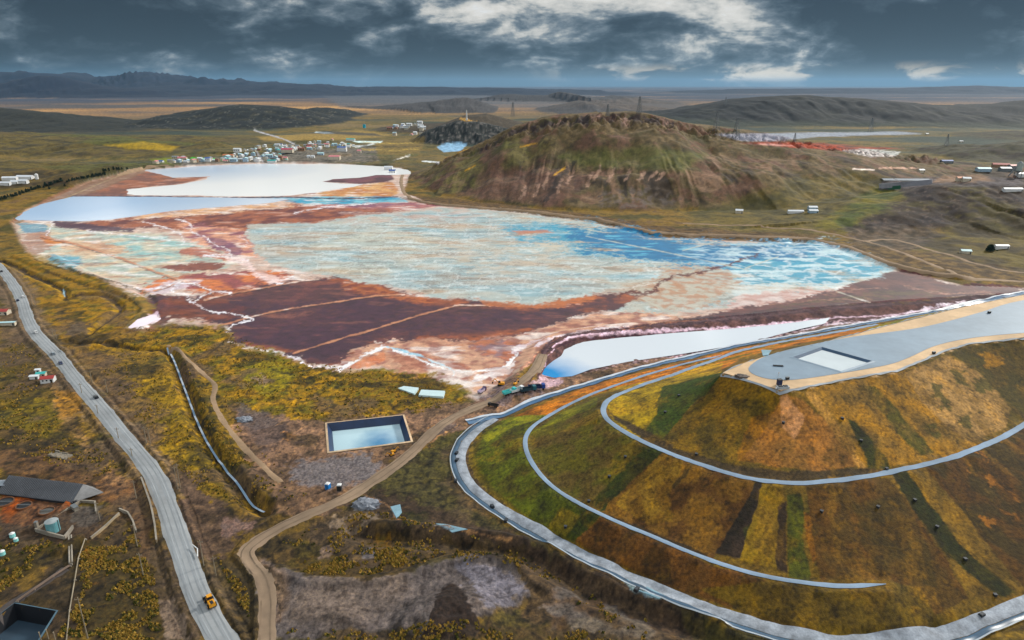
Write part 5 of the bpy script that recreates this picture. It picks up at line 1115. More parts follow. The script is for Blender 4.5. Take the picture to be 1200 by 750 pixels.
# ---- the town
TOWNPX = [([(178,193),(215,190),(222,192),(185,196)], 8, 'west'), ([(205,188.5),(230,186.5),(300,188),(305,191),(215,193)], 34, 'shore'), ([(268,183),(300,179),(302,187),(268,187)], 14, 'mid'), ([(300,176),(340,172),(352,176),(352,180),(326,186),(312,189),(305,183)], 34, 'east'), ([(343,172),(385,167),(420,171),(392,179),(352,181)], 32, 'north'), ([(315,186),(340,186),(342,190),(312,191)], 9, 'shore east'), ([(455,152),(495,150),(498,158),(460,160)], 22, 'far')]
protos = {}
cmbs = [('white-roofed','white_roof_metal',white),('grey-roofed','grey_roof_metal',cream),('pale cyan-roofed','pale_cyan_roof_metal',bluewall),('rust-roofed','rust_roof_metal',adobe),('blue-roofed','blue_roof_metal',white),('turquoise-roofed','turquoise_roof_metal',cream),('pink-roofed','pink_roof_metal',cream)]
wts = [10,9,8,3,3,2,2]
def town_house(k, variant, L_, W_, h):
    nm, rf, wl__ = cmbs[k]; b = MB(); b.box(-L_/2, L_/2, -W_/2, W_/2, -3, h, mi=0).gwall(-L_/2, L_/2, -W_/2, W_/2, h, h+1.6, mi=0).gable(-L_/2, L_/2, -W_/2, W_/2, h, h+1.6, .4, mi=1)
    for i in range(3): b.box(-L_/2+L_*(i+.3)/3, -L_/2+L_*(i+.62)/3, -W_/2-.05, -W_/2+.1, h*.4, h*.75, mi=2)
    me = bpy.data.meshes.new('town_house'); me.from_pydata(b.v, [], b.f); me.polygons.foreach_set('material_index', b.m)
    for m in (wl__, RM[rf], glass): me.materials.append(m)
    me.update(); return me
HM = {}
for k in range(len(cmbs)):
    for vv, (L_, W_, h) in enumerate(((11,8,3.5),(15,9,6.5),(9,9,6.0))): HM[k, vv] = town_house(k, vv, L_, W_, h)
PLACEW = {'west': 'at the west end of the lakeshore town', 'shore': 'in the row along the north lake shore', 'mid': 'between the green pitch and the town street', 'east': 'in the dense town block right of the pale street', 'north': 'in the town block around the dark knoll', 'shore east': 'by the water right of the pale street', 'far': 'in the far settlement under the rocky knoll'}
taken = []
for poly, n, wh in TOWNPX:
    P = np.array(poly); cnt = 0; tries = 0
    while cnt < n and tries < n*40:
        tries += 1
        u = random.uniform(P[:, 0].min(), P[:, 0].max()); v = random.uniform(P[:, 1].min(), P[:, 1].max())
        if sdf(np.array([u]), np.array([v]), poly)[0] > 0: continue
        if wh == 'shore' and 221 < u < 264 and v < 189.5: continue
        x, y = at(u, v)
        if any((x-a)**2+(y-b_)**2 < 15**2 for a, b_ in taken): continue
        taken.append((x, y)); k = random.choices(range(len(cmbs)), wts)[0]; vv = random.randrange(3)
        o = bpy.data.objects.new('town_house', HM[k, vv]); C.objects.link(o); o.location = (x, y, ground(x, y)); o.rotation_euler = (0, 0, R(random.choice([0, 90])+random.uniform(-12, 12)))
        sc_ = 1.35 if wh == 'far' else random.uniform(.8, 1.1); o.scale = (sc_, sc_, sc_)
        tag(o, f'small {cmbs[k][0]} house {PLACEW[wh]}', 'house', f'{cmbs[k][0]} houses {PLACEW[wh]}'); cnt += 1
for (u, v, L_, W_, h, rf, lb, wl__) in ((337,178.5,27,14,7,'magenta_roof_metal','long hall with bright magenta roof in the middle of the town',cream),(401,177,22,14,9,'blue_roof_metal','deep blue-roofed hall at the right end of the town',white),(392.5,187,24,14,7,'pink_roof_metal','pink-roofed hall standing alone near the lake shore',cream),
        (362,185,7,7,4,'white_roof_metal','left one of two small white huts in the field below the town',white),(367,185,7,7,4,'white_roof_metal','right one of two small white huts in the field below the town',white),(376,181.5,14,9,4,'pale_cyan_roof_metal','pale cyan hut at the lower edge of the town',bluewall),
        (214,187.5,20,8,5,'pink_roof_metal','pink-roofed building left of the green pitch',cream),(268,184.5,24,8,5,'orange_roof_metal','orange-roofed building right of the green pitch',cream),(319,190.5,18,8,4,'turquoise_roof_metal','turquoise-roofed shed on the shore right of the pale street',white),(421,179,9,8,5,'pink_roof_metal','small pink hut in the fields right of the town',cream),
        (455.5,200,16,9,7,'white_roof_metal','white pump house at the foot of the big hill by the lake',white),(460,203,12,8,5,'blue_roof_metal','small blue-roofed pump house by the lake at the hill foot',white),(411,165,26,10,5,'turquoise_roof_metal','turquoise sheds beside the white pan beyond town',white)):
    hs('hall' if L_ > 15 else 'hut', (u, v), R(-2), L_, W_, h, 2.2, wl__, rf, lb, cat='building', wins=0)
# stadium pitch is painted ground; its blue water tank beyond the town
x, y, z = wpt(427, 150); r = empty('water_tank', (x, y, z)); MB().tube((0,0,0), (0,0,14), 6, 6, 12).build('tank', M_('bright_cyan_paint', (20,170,200)), r); MB().tube((0,0,14), (0,0,17), 6.2, .5, 12).build('roof', steel, r); tag(r, 'bright cyan water tank far beyond the town', 'tank')
# ---- trees along the western shore road
def crown_mesh(name, r0, h, n, seed):
    rr_ = random.Random(seed); v = []; f = []
    for i in range(n):
        t = rr_.random(); a = rr_.uniform(0, 6.283); rad = r0*(1-t*.75)*math.sqrt(rr_.random())*(1+.25*math.sin(3*a+seed))
        c = Vector((rad*math.cos(a), rad*math.sin(a), h*(.15+.85*t))); s = r0*.22*rr_.uniform(.6, 1.4)
        for _ in range(2):
            d1 = Vector([rr_.gauss(0, 1) for _ in range(3)]).normalized()*s; d2 = Vector([rr_.gauss(0, 1) for _ in range(3)]).normalized()*s
            k = len(v); v += [tuple(c-d1), tuple(c+d2*.8), tuple(c+d1), tuple(c-d2*.8)]; f.append((k, k+1, k+2, k+3))
    me = bpy.data.meshes.new(name); me.from_pydata(v, [], f); me.update(); return me
leafm = M_('dark_conifer_foliage', (34,60,44), rough=.9, noise=.4, scale=2)
def tree_proto(seed, r0, h):
    r = empty('tree', (0,0,0)); o = MB().tube((0,0,-.5), (0,0,h*.5), .35, .15, 8).build('trunk', M_('brown_bark', (80,64,50)), r); link('crown', crown_mesh('crown', r0, h, 220, seed), leafm, r); return r
TPX = []
for a, b_, n in (((-2,235),(22,229),9),((22,229),(48,220),11),((50,220),(74,211),11),((78,213),(124,205),20),((120,201),(150,198),8)):
    for k in range(n):
        t = (k+random.uniform(0, .8))/n; TPX.append((a[0]+(b_[0]-a[0])*t, a[1]+(b_[1]-a[1])*t+random.uniform(-.8, .8)))
for u, v in ((72,213),(76,218),(58,222),(60,216),(115,207),(118,206)): TPX.append((u, v))
tps = [tree_proto(s, 2.4, 5.5) for s in range(3)]
for i, (u, v) in enumerate(TPX):
    x, y, z = wpt(u, v); o = tps[i] if i < 3 else copy_tree(tps[i % 3]); o.location = (x, y, z); s_ = random.uniform(.7, 1.15); o.scale = (s_, s_, s_*random.uniform(.8, 1.2)); o.rotation_euler = (0, 0, random.uniform(0, 6))
    tag(o, 'dark green tree in the hedge row along the western lake shore road', 'tree', 'dark trees along the western shore road')
o = tree_proto(9, 5, 6.5); o.location = wpt(1160, 294.5); tag(o, 'single round dark tree beside the white long hut at right', 'tree')
# ---- works yard, lower left
A0, A1 = Vector(wpt(10, 571)), Vector(wpt(112, 585)); c_ = (A0+A1)/2; Lh = (A1-A0).length/2; an = dirang(A0, A1)
r = empty('ribbed_shed', (c_.x, c_.y, c_.z), an); W2 = 5.5; H2 = 5.2; b = MB()
roof_m = M_('dark_ribbed_roofing', (84,88,96), rough=.8, noise=.25, scale=.6); pale_m = M_('pale_roof_sheet', (134,134,136), rough=.8, noise=.3, scale=.8)
MB().box(-Lh+.3, Lh-5, -W2+.3, W2-.3, -1, 1.2).build('wall', dark, r)
def rfq(nm, q, m):
    bb = MB(); n = Vector((0,0,.25)); bb.v = [tuple(Vector(p)) for p in q]+[tuple(Vector(p)-n) for p in q]; k = len(q); bb.f = [tuple(range(k)), tuple(range(2*k-1, k-1, -1))]+[(i, k+i, k+(i+1) % k, (i+1) % k) for i in range(k)]; bb.m = [0]*len(bb.f); o = bb.build(nm, m, r); bm = bmesh.new(); bm.from_mesh(o.data); bmesh.ops.recalc_face_normals(bm, faces=bm.faces); bm.to_mesh(o.data); bm.free(); return o
fr = rfq('roof', [(-Lh, -W2, 1), (Lh-6, -W2, 1), (Lh-6, 1.5, H2), (-Lh, 1.5, H2)], roof_m); rfq('roof', [(-Lh, 1.55, H2), (Lh-6, 1.55, H2), (Lh-6, W2, 1.6), (-Lh, W2, 1.6)], pale_m); rfq('roof_hip', [(Lh-5.9, -W2, 1), (Lh+1, 3.5, .8), (Lh-5.9, W2, 1.6), (Lh-5.9, 1.5, H2)], pale_m)
bb = MB()
for k in range(44):
    x_ = -Lh+.6+k*(2*Lh-7)/44; bb.bar((x_, -W2+.05, 1.16), (x_, 1.45, H2+.12), .14, .12)
bb.build('rib', M_('roof_rib_grey', (104,106,112)), fr); tag(r, 'long grey ribbed shed with a pale hipped end beside the orange yard', 'shed')
for (u, v, rpx, lb, m) in ((5,589.5,12,'largest dark round settling tank at the left edge of the orange yard',dark),(28.3,593.5,9.6,'middle dark round settling tank on the orange ground',dark),(55,600,9.5,'grey round settling tank nearest the cyan steel tank',M_('grey_sludge', (90,88,84), rough=.9, noise=.25))):
    x, y, z = wpt(u, v); rad = rpx*.285; r = empty('settling_tank', (x, y, z)); bb = MB(); seg = 32
    for k in range(seg):
        a0 = 2*math.pi*k/seg; a1 = 2*math.pi*(k+1)/seg; bb.bar((math.cos(a0)*rad, math.sin(a0)*rad, .3), (math.cos(a1)*rad, math.sin(a1)*rad, .3), .3, .9)
    bb.build('rim', M_('rust_rim', (120,78,48), noise=.3), r); MB().tube((0,0,-.5), (0,0,.35), rad-.1, seg=32).build('sludge', m, r); MB().bar((-rad, 0, .8), (rad, 0, .8), .25, .2).build('bridge', steel, r); tag(r, lb, 'tank', 'round settling tanks')
x, y, z = wpt(63, 622); r = empty('steel_tank', (x, y, z)); ct = M_('faded_cyan_steel', (110,170,180), rough=.5, noise=.25, scale=.5)
MB().tube((0,0,0), (0,0,4.4), 2.3, seg=24).build('shell', ct, r); MB().tube((0,0,4.4), (0,0,4.9), 2.35, .5, 24).build('roof', M_('pale_tank_top', (150,160,164), rough=.6), r); MB().bar((2.35, 0, 0), (2.35, 0, 4.8), .35, .1).build('ladder', steel, r); tag(r, 'faded cyan upright steel tank inside the low walled enclosure', 'tank')
def wall_line(name, pts, w_, h, m, label, cat='wall'):
    P = [Vector(wpt(*p)) for p in pts]; c = sum(P, Vector())/len(P); r = empty(name, c)
    bb = MB()
    for a, b_ in zip(P, P[1:]): bb.bar(a-c+Vector((0,0,h/2-.2)), b_-c+Vector((0,0,h/2-.2)), w_, h+.4)
    bb.build('wall', m, r); bb = MB()
    for a, b_ in zip(P, P[1:]): bb.bar(a-c+Vector((0,0,h+.08)), b_-c+Vector((0,0,h+.08)), w_+.16, .12)
    bb.build('coping', conc, r); tag(r, label, cat); return r
wall_line('enclosure_wall', [(42,623),(95,589),(112,590),(113,602)], .4, 1.1, conc, 'low concrete wall running diagonally behind the cyan steel tank')
wall_line('enclosure_wall', [(42,623),(76,632),(86,619)], .4, 1.3, conc, 'low concrete wall corner in front of the cyan steel tank')
wall_line('roadside_wall', [(166,562),(171,576),(176,590),(179,602),(182,618),(184,636)], .5, 1.3, M_('sandy_concrete', (166,148,120), noise=.25), 'sandy roadside wall on the left of the road by the works yard')
wall_line('yard_wall', [(107,632),(125,617),(140,603)], .4, .9, M_('sandy_concrete', (166,148,120)), 'sandy diagonal wall above the yellow scrub by the yard')
wall_line('yard_wall', [(140,598),(150,602),(156,612),(160,624)], .4, .9, conc, 'curved grey wall bounding the dirt access of the yard')
def pipes(name, pts, n, rad, gap, h, m, label, cat='pipeline'):
    P = [Vector(wpt(*p)) for p in pts]; c = sum(P, Vector())/len(P); r = empty(name, c)
    for k in range(n):
        bb = MB()
        for a, b_ in zip(P, P[1:]):
            d = (b_-a).normalized(); s = Vector((-d.y, d.x, 0))*(k-(n-1)/2)*gap; bb.tube(a-c+s+Vector((0,0,h)), b_-c+s+Vector((0,0,h)), rad, seg=8)
        bb.build('pipe', m, r)
    for a in P: MB().box(a.x-c.x-.5, a.x-c.x+.5, a.y-c.y-.15, a.y-c.y+.15, a.z-c.z-.5, a.z-c.z+h-rad).build('support', conc, r)
    tag(r, label, cat)
pipes('pipeline', [(82.5,630),(83,646),(83.5,662)], 2, .28, .8, 1.0, conc, 'twin pale pipes running straight down from the tank enclosure')
pipes('pipeline', [(82,664),(62,677),(40,692),(20,706)], 2, .18, .6, .6, M_('brown_pipe', (120,100,86)), 'twin brown pipes running diagonally to the black pool')
pipes('pipeline', [(100,632),(92,655),(88,680),(82,715),(78,752)], 1, .2, 1, .4, wood, 'single pale pipe curving down through the yellow scrub')
ribbon('service_track', [wpt(u, v)[:2] for u, v in ((-10,728),(10,710),(35,694),(60,678),(80,664))], 4.5, M_('dark_wet_track', (66,58,56), noise=.3), .25, nw=3, wvar=.2)
for (u, v, s_, lb) in ((15,629,.75,'upper one of two small bright tanks left of the enclosure'),(19,634,.6,'lower one of two small bright tanks left of the enclosure'),(3,650,.75,'small bright tank at the left edge of the yard')):
    x, y, z = wpt(u, v); r = empty('small_tank', (x, y, z)); MB().tube((0,0,0), (0,0,2.0*s_), 1.3*s_, seg=14).build('tank', M_('pale_aqua_plastic', (150,226,226)), r); MB().tube((0,0,2.0*s_), (0,0,2.6*s_), 1.3*s_, .3, 14).build('lid', white, r); tag(r, lb, 'tank')
# ruined foundations
def ruin(px, L_, W_, ang, label, m=conc):
    x, y, z = wpt(*px); r = empty('ruined_building', (x, y, z), ang); MB().box(-L_/2, L_/2, -W_/2, W_/2, -.5, .15).build('floor', m, r); bb = MB()
    for i in range(5): xx = -L_/2+i*L_/4; bb.box(xx-.15, xx+.15, -W_/2, W_/2*random.uniform(-.2, 1), .15, random.uniform(.6, 1.4))
    for s in (-1, 1):
        for i in range(4):
            if random.random() < .75: bb.box(-L_/2+i*L_/4, -L_/2+(i+.9)*L_/4, s*W_/2-.15, s*W_/2+.15, .15, random.uniform(.5, 1.3))
    bb.build('wall', m, r); tag(r, label, 'ruin')
ruin((71,534), 9.5, 4.0, R(-14), 'roofless ruined concrete building on yellow grass above the grey ribbed shed'); 
hs('hut', (2,572), R(5), 5, 4, 2.5, .6, dark, 'grey_roof_metal', 'small grey-roofed hut at the left edge by the ribbed shed', cat='hut')
for (u, v, w_, d_, h_, rr_, lb) in ((88,597,3.4,1.6,1.6,-35,'grey box-like concrete pump pit behind the cyan steel tank'),(44,620,1.0,1.0,3.2,0,'short paired concrete pillars at the corner of the enclosure')):
    x, y, z = wpt(u, v); r = empty('pump_pit' if w_ > 2 else 'concrete_pillar', (x, y, z), R(rr_)); MB().box(-w_/2, w_/2, -d_/2, d_/2, -.3, h_).build('body', conc, r); MB().box(-w_/2-.1, w_/2+.1, -d_/2-.1, d_/2+.1, h_, h_+.15).build('cap', steel, r); tag(r, lb, 'concrete block')
# ---- small fittings on the mound
def box_proto():
    r = empty('inspection_box', (0,0,0)); r.scale = (.9, .9, .9); MB().box(-.55, .55, -.55, .55, -.6, .6, .06, .06).build('body', dark, r); MB().box(-.62, .62, -.62, .62, .6, .7).build('lid', M_('blue_grey_lid', (44,52,62)), r); return r
bx = box_proto(); first = True
for (u, v, lb) in ((662.7,618,'dark inspection box on the dark green strip below the lower bench track'),(714,559,'dark inspection box, lower of two between the bench tracks on the green strip'),(732.8,536,'dark inspection box, upper of two between the bench tracks on the green strip'),(779.5,483.5,'dark inspection box, lower of two on the green strip above the upper bench'),(795.5,464,'dark inspection box, upper of two on the green strip above the upper bench'),
        (987,491,'dark inspection box at the top of the right-hand green strip'),(1009,517,'dark inspection box halfway down the strip above the upper bench at right'),(1072,586.7,'first dark inspection box below the upper bench on the right green strip'),(1098,618,'second dark inspection box down the right green strip'),(1131,656,'third dark inspection box down the right green strip'),(1166,698,'dark inspection box at the foot of the right green strip'),(962.7,600,'dark inspection box standing in brown grass, left of a pair'),(1028.8,594.7,'dark inspection box standing in brown grass, right of a pair'),
        (1039,550,'dark inspection box on the upper bench track at right'),(816,533,'dark inspection box on the upper bench track at its middle'),(690,588,'dark inspection box touching the lower bench track'),(918,496,'small dark inspection box on the reddish slope below the platform corner')):
    x, y, z = wpt(u, v); o = bx if first else copy_tree(bx); first = False; o.location = (x, y, z+.1); o.rotation_euler = (0, 0, random.uniform(0, 1.5)); tag(o, lb, 'box', 'dark inspection boxes on the grassed mound')
for (u, v, lb) in ((535,532,'upper dark drain hatch at the top of the perimeter track bend'),(535.5,540,'second dark drain hatch on the perimeter track bend'),(534,564.5,'dark drain hatch on the west side of the perimeter track'),(577,594.5,'dark drain hatch on the inner side of the perimeter track'),(593,611,'dark drain hatch beside the perimeter ditch'),(746,692,'dark drain hatch on the lower perimeter track'),(1150,722,'dark drain hatch near the right end of the perimeter track')):
    x, y, z = wpt(u, v); r = empty('drain_hatch', (x, y, z+.3), random.uniform(0, 2)); MB().box(-1.1, 1.1, -.7, .7, -.3, .7, .1, .1).build('housing', dark, r); MB().box(-.8, .8, -.5, .5, .7, .82).build('grate', M_('blue_grey_lid', (60,74,92)), r); tag(r, lb, 'hatch', 'drain hatches on the perimeter track')
# platform fittings
def P40(u, v): x, y = at(u, v, ZT); return (x, y, ZT+.25)
r = empty('pump_cabin', P40(913,451.5), R(10)); MB().box(-.9, .9, -.8, .8, 0, 2.4).build('cabin', M_('navy_panel', (24,40,84)), r); MB().box(-1, 1, -.9, .9, 2.4, 2.55).build('roof', dark, r); tag(r, 'narrow navy pump cabin at the pointed corner of the platform', 'cabin')
r = empty('outlet_chamber', P40(917,455.5), R(8)); MB().box(-2.6, 2.6, -.9, .9, -.5, .9).build('chamber', M_('pale_concrete_edge', (176,186,196)), r); MB().box(-2.0, -.2, -.6, .6, .9, 1.2).box(.3, 2.0, -.6, .6, .9, 1.2).build('lid', dark, r); MB().tube((-3.4,-.5,.2), (-2.5,0,.4), .3, seg=8).build('pipe', white, r); tag(r, 'pale concrete outlet chamber at the corner below the navy cabin', 'chamber')
for (u, v, lb, s_) in ((922.5,445,'small dark valve box on the beige ring near the navy cabin',.9),(1159,367.5,'dark valve box on the far beige ring at right',1.0),(1094,415,'dark valve box on the near beige ring at right',.9)):
    r = empty('valve_box', P40(u, v), .3); r.scale = (s_,)*3; MB().box(-.8, .8, -.5, .5, 0, 1.1).build('body', dark, r); MB().box(-.9, .9, -.6, .6, 1.1, 1.2).build('lid', steel, r); tag(r, lb, 'box')
r = empty('marker_post', P40(912,442)); MB().tube((0,0,0), (0,0,2), .12, seg=8).build('post', white, r); MB().box(-.3,.3,-.05,.05,1.5,2.1).build('plate', white, r); tag(r, 'thin white marker post on the liner near the navy cabin', 'post')
r = empty('pipe_bundle', P40(912,430), R(-8))
for k in range(3): MB().tube((-2.2, k*.4, .25), (2.2, k*.4, .25), .2, seg=8).build('pipe', dark, r)
tag(r, 'bundle of dark pipes lying on the grey liner left of the white pond', 'pipes')
def rubble(name, loc, rad, h, m, label, n=9, sd=1):
    rr_ = random.Random(sd); bm = bmesh.new(); bmesh.ops.create_icosphere(bm, subdivisions=4, radius=1)
    for v in bm.verts:
        k = 1+.35*float(fbm(np.array([v.co.x*9+sd*7]), np.array([v.co.y*9+v.co.z*5]), 4, 3, 9)[0]); v.co = Vector((v.co.x*rad*k, v.co.y*rad*.7*k, max(v.co.z, -.3)*h*k))
    me = bpy.data.meshes.new(name); bm.to_mesh(me); bm.free(); o = link(name, me, m); o.location = loc; tag(o, label, 'heap'); return o
rubble('earth_heap', P40(869,441.5), 3.2, .7, M_('dark_soil', (84,72,66), noise=.4, scale=1.5, bump=.8), 'low dark soil heap on the beige ring near the left tip')
x, y, z = wpt(428, 592); rubble('gravel_heap', (x, y, z), 5.4, 2.3, M_('grey_crushed_stone', (128,134,146), noise=.4, scale=2, bump=.8), 'grey gravel heap beside the dirt road', sd=3)
x, y, z = wpt(272, 478) if False else wpt(286, 492); rubble('rubble_heap', (x, y, z), 4.2, 1.6, M_('grey_crushed_stone', (128,134,146)), 'grey rubble heap at the edge of the bare lot', sd=5)
sheetm = M_('pale_blue_sheet', (128,166,184), rough=.5)
for i, (px, lb) in enumerate((([(457.5,594),(469,591.5),(471,601),(465,608)], 'pale blue geotextile sheet at the corner of the green triangle'),([(511,617.5),(522,617),(548,624.5),(530,626)], 'long pale blue sheet lying along the gully'),([(731,676),(742,680),(779,703),(772,706),(748,696)], 'pale ribbed sheet below the perimeter ditch'),([(892,411),(904,411.5),(900,417),(894,418)], None))):
    if lb is None: W = [at(u, v, ZT) for u, v in px]; z = ZT+.3
    else: W = quad(px); z = None
    c = np.mean(W, 0); bb = MB(); zs = [(ground(*p) if z is None else z) for p in W]; z0 = min(zs); bb.v = [(p[0]-c[0], p[1]-c[1], q-z0+.25) for p, q in zip(W, zs)]+[(p[0]-c[0], p[1]-c[1], q-z0-.1) for p, q in zip(W, zs)]; n = len(W)
    bb.f = [tuple(range(n)), tuple(range(2*n-1, n-1, -1))]+[(k, n+k, n+(k+1) % n, (k+1) % n) for k in range(n)]; bb.m = [0]*len(bb.f); o = bb.build('geotextile_sheet', sheetm); o.location = (c[0], c[1], z0)
    bm = bmesh.new(); bm.from_mesh(o.data); bmesh.ops.recalc_face_normals(bm, faces=bm.faces); bm.to_mesh(o.data); bm.free(); tag(o, lb or 'small blue-grey sheet at the outer edge of the platform ring', 'sheet')
# ---- tussock grass and low scrub: uncountable
def tussocks():
    n0 = 110000; uu = rng.uniform(-20, 760, n0); vv = rng.uniform(385, 770, n0)
    a = (uu-600)/F; b = (375-vv)/F; t = -CH/(-SP+b*CP); x = a*t; y = (CP+b*SP)*t
    keep = np.zeros(n0, bool)
    for poly, pr in (([(140,392),(200,378),(266,388),(350,426),(445,434),(552,462),(520,480),(380,494),(262,470),(330,575),(310,600),(280,590),(240,580),(176,510),(120,440)], .5), ([(222,450),(240,440),(265,490),(360,580),(340,600),(260,535)], .5), ([(0,400),(50,402),(90,450),(60,470),(70,500),(150,545),(100,560),(0,520)], .55),
                     ([(92,628),(150,612),(165,640),(182,680),(190,750),(60,760),(96,700)], .95), ([(0,640),(50,632),(78,645),(70,660),(0,695)], .8), ([(325,655),(408,650),(474,620),(480,660),(440,676),(340,670)], .95), ([(300,630),(470,606),(600,640),(700,690),(840,755),(760,755),(600,662),(480,664)], .35), ([(245,640),(290,690),(300,750),(285,750),(255,690)], .8), ([(340,736),(480,744),(560,742),(700,738),(800,765),(320,765)], .45), ([(420,600),(455,600),(455,610),(400,612)], .7)):
        keep |= (sdf(uu, vv, poly) < 0) & (rng.uniform(0, 1, n0) < pr)
    nn = fbm(x, y, 14, 3, 90); n4_ = fbm(x, y, 4, 2, 91); keep &= (nn+n4_*.7) > .05
    d, _ = segdist(x, y, haul_w); keep &= d > 10
    for L_, w_ in ((wl(BR), 5.5), (wl(TR), 4), (wl(CANAL), 2.5)):
        d, _ = segdist(x, y, L_); keep &= d > w_
    x = x[keep][:30000]; y = y[keep][:30000]; nn = nn[keep][:30000]; z = height(x, y); n = len(x); print('tussocks', n)
    K = 7; s = rng.uniform(.3, .85, n)
    V_ = np.zeros((n, K, 3, 3)); col = np.zeros((n, K, 3, 4)); ci = rng.uniform(0, 1, n)+nn*.5
    pal = np.where((ci > .62)[:, None], lin(172,138,60), np.where((ci > .3)[:, None], lin(140,120,48), lin(74,76,30)))
    for k in range(K):
        an = rng.uniform(0, 6.28, n); an2 = an+rng.uniform(1.2, 2.4, n); hh_ = s*rng.uniform(.6, 1.1, n)
        V_[:, k, 0] = np.stack([x+np.cos(an)*s*.7, y+np.sin(an)*s*.7, z-.05+.0*x], 1); V_[:, k, 1] = np.stack([x+np.cos(an2)*s*.7, y+np.sin(an2)*s*.7, z-.05+.0*x], 1)
        V_[:, k, 2] = np.stack([x+rng.normal(0, .3, n)*s, y+rng.normal(0, .3, n)*s, z+hh_], 1); col[:, k, :, :3] = (pal*rng.uniform(.8, 1.2, (n, 1)))[:, None, :]; col[:, k, :, 3] = 1
    me = bpy.data.meshes.new('tussock_grass'); nv = n*K*3; me.vertices.add(nv); me.loops.add(nv); me.polygons.add(n*K)
    me.vertices.foreach_set('co', V_.reshape(-1).astype(np.float32)); me.loops.foreach_set('vertex_index', np.arange(nv, dtype=np.int32)); me.polygons.foreach_set('loop_start', np.arange(0, nv, 3, dtype=np.int32)); me.update()
    ca = me.color_attributes.new('Col', 'FLOAT_COLOR', 'POINT'); ca.data.foreach_set('color', col.reshape(-1).astype(np.float32))
    o = link('tussock_grass', me, ground_mat('tussock_blades', .9, .2, .3)); o['kind'] = 'stuff'
tussocks()
# ------------------------------------------------------------------ sky, sun, haze, camera
w = bpy.data.worlds.new('World'); sc.world = w; w.use_nodes = True
nt = w.node_tree; N = nt.nodes; L = nt.links; N.clear()
SUN_EL, SUN_AZ = R(31), R(52)
out_ = N.new('ShaderNodeOutputWorld'); bgs = N.new('ShaderNodeBackground'); bgc = N.new('ShaderNodeBackground'); mxs = N.new('ShaderNodeMixShader')
sky = N.new('ShaderNodeTexSky'); sky.sky_type = 'NISHITA'; sky.sun_disc = False; sky.sun_elevation = SUN_EL; sky.sun_rotation = SUN_AZ; sky.altitude = 4200
bgs.inputs[1].default_value = .12; L.new(sky.outputs[0], bgs.inputs[0])
tc = N.new('ShaderNodeTexCoord'); sep = N.new('ShaderNodeSeparateXYZ'); L.new(tc.outputs['Generated'], sep.inputs[0])
def mth(op, a, b=None, c=None, clamp=False):
    n = N.new('ShaderNodeMath'); n.operation = op; n.use_clamp = clamp
    for i, x in enumerate((a, b, c)):
        if x is None: continue
        if isinstance(x, (int, float)): n.inputs[i].default_value = x
        else: L.new(x, n.inputs[i])
    return n.outputs[0]
zc = mth('MAXIMUM', sep.outputs[2], 0.0)
den = mth('ADD', zc, .38)
px_ = mth('DIVIDE', sep.outputs[0], den); py_ = mth('DIVIDE', sep.outputs[1], den)
cmb = N.new('ShaderNodeCombineXYZ'); L.new(px_, cmb.inputs[0]); L.new(py_, cmb.inputs[1])
def cloud(scale, det, rough, dist, off, dim='3D'):
    mp = N.new('ShaderNodeMapping'); mp.inputs['Location'].default_value = off; L.new(cmb.outputs[0], mp.inputs[0])
    n = N.new('ShaderNodeTexNoise'); n.inputs['Scale'].default_value = scale; n.inputs['Detail'].default_value = det; n.inputs['Roughness'].default_value = rough; n.inputs['Distortion'].default_value = dist
    L.new(mp.outputs[0], n.inputs['Vector']); return n.outputs['Fac']
def ramp(fac, stops):
    r_ = N.new('ShaderNodeValToRGB'); cr = r_.color_ramp
    while len(cr.elements) > 1: cr.elements.remove(cr.elements[0])
    cr.elements[0].position = stops[0][0]; cr.elements[0].color = (*stops[0][1], 1)
    for p, c in stops[1:]: e = cr.elements.new(p); e.color = (*c, 1)
    L.new(fac, r_.inputs[0]); return r_
def mixn(a, b, f, mode='MIX'):
    n = N.new('ShaderNodeMix'); n.data_type = 'RGBA'; n.blend_type = mode
    for i, x in ((0, f), (6, a), (7, b)):
        if isinstance(x, (int, float)): n.inputs[i].default_value = x
        elif isinstance(x, tuple): n.inputs[i].default_value = (*x, 1)
        else: L.new(x, n.inputs[i])
    return n.outputs[2]
def mr(x, a, b, c, d, smooth=True):
    n = N.new('ShaderNodeMapRange'); n.interpolation_type = 'SMOOTHSTEP' if smooth else 'LINEAR'; L.new(x, n.inputs[0])
    for i, q in enumerate((a, b, c, d)): n.inputs[i+1].default_value = q
    return n.outputs[0]
big = cloud(1.5, 5, .5, .5, (3.1, 1.7, 0)); med = cloud(4.4, 8, .56, .5, (7.2, 4.4, 2)); fine = cloud(15, 7, .62, .25, (1.2, 8.4, 5))
s_ = mth('ADD', mth('MULTIPLY', big, .52), mth('ADD', mth('MULTIPLY', med, .34), mth('MULTIPLY', fine, .14)))
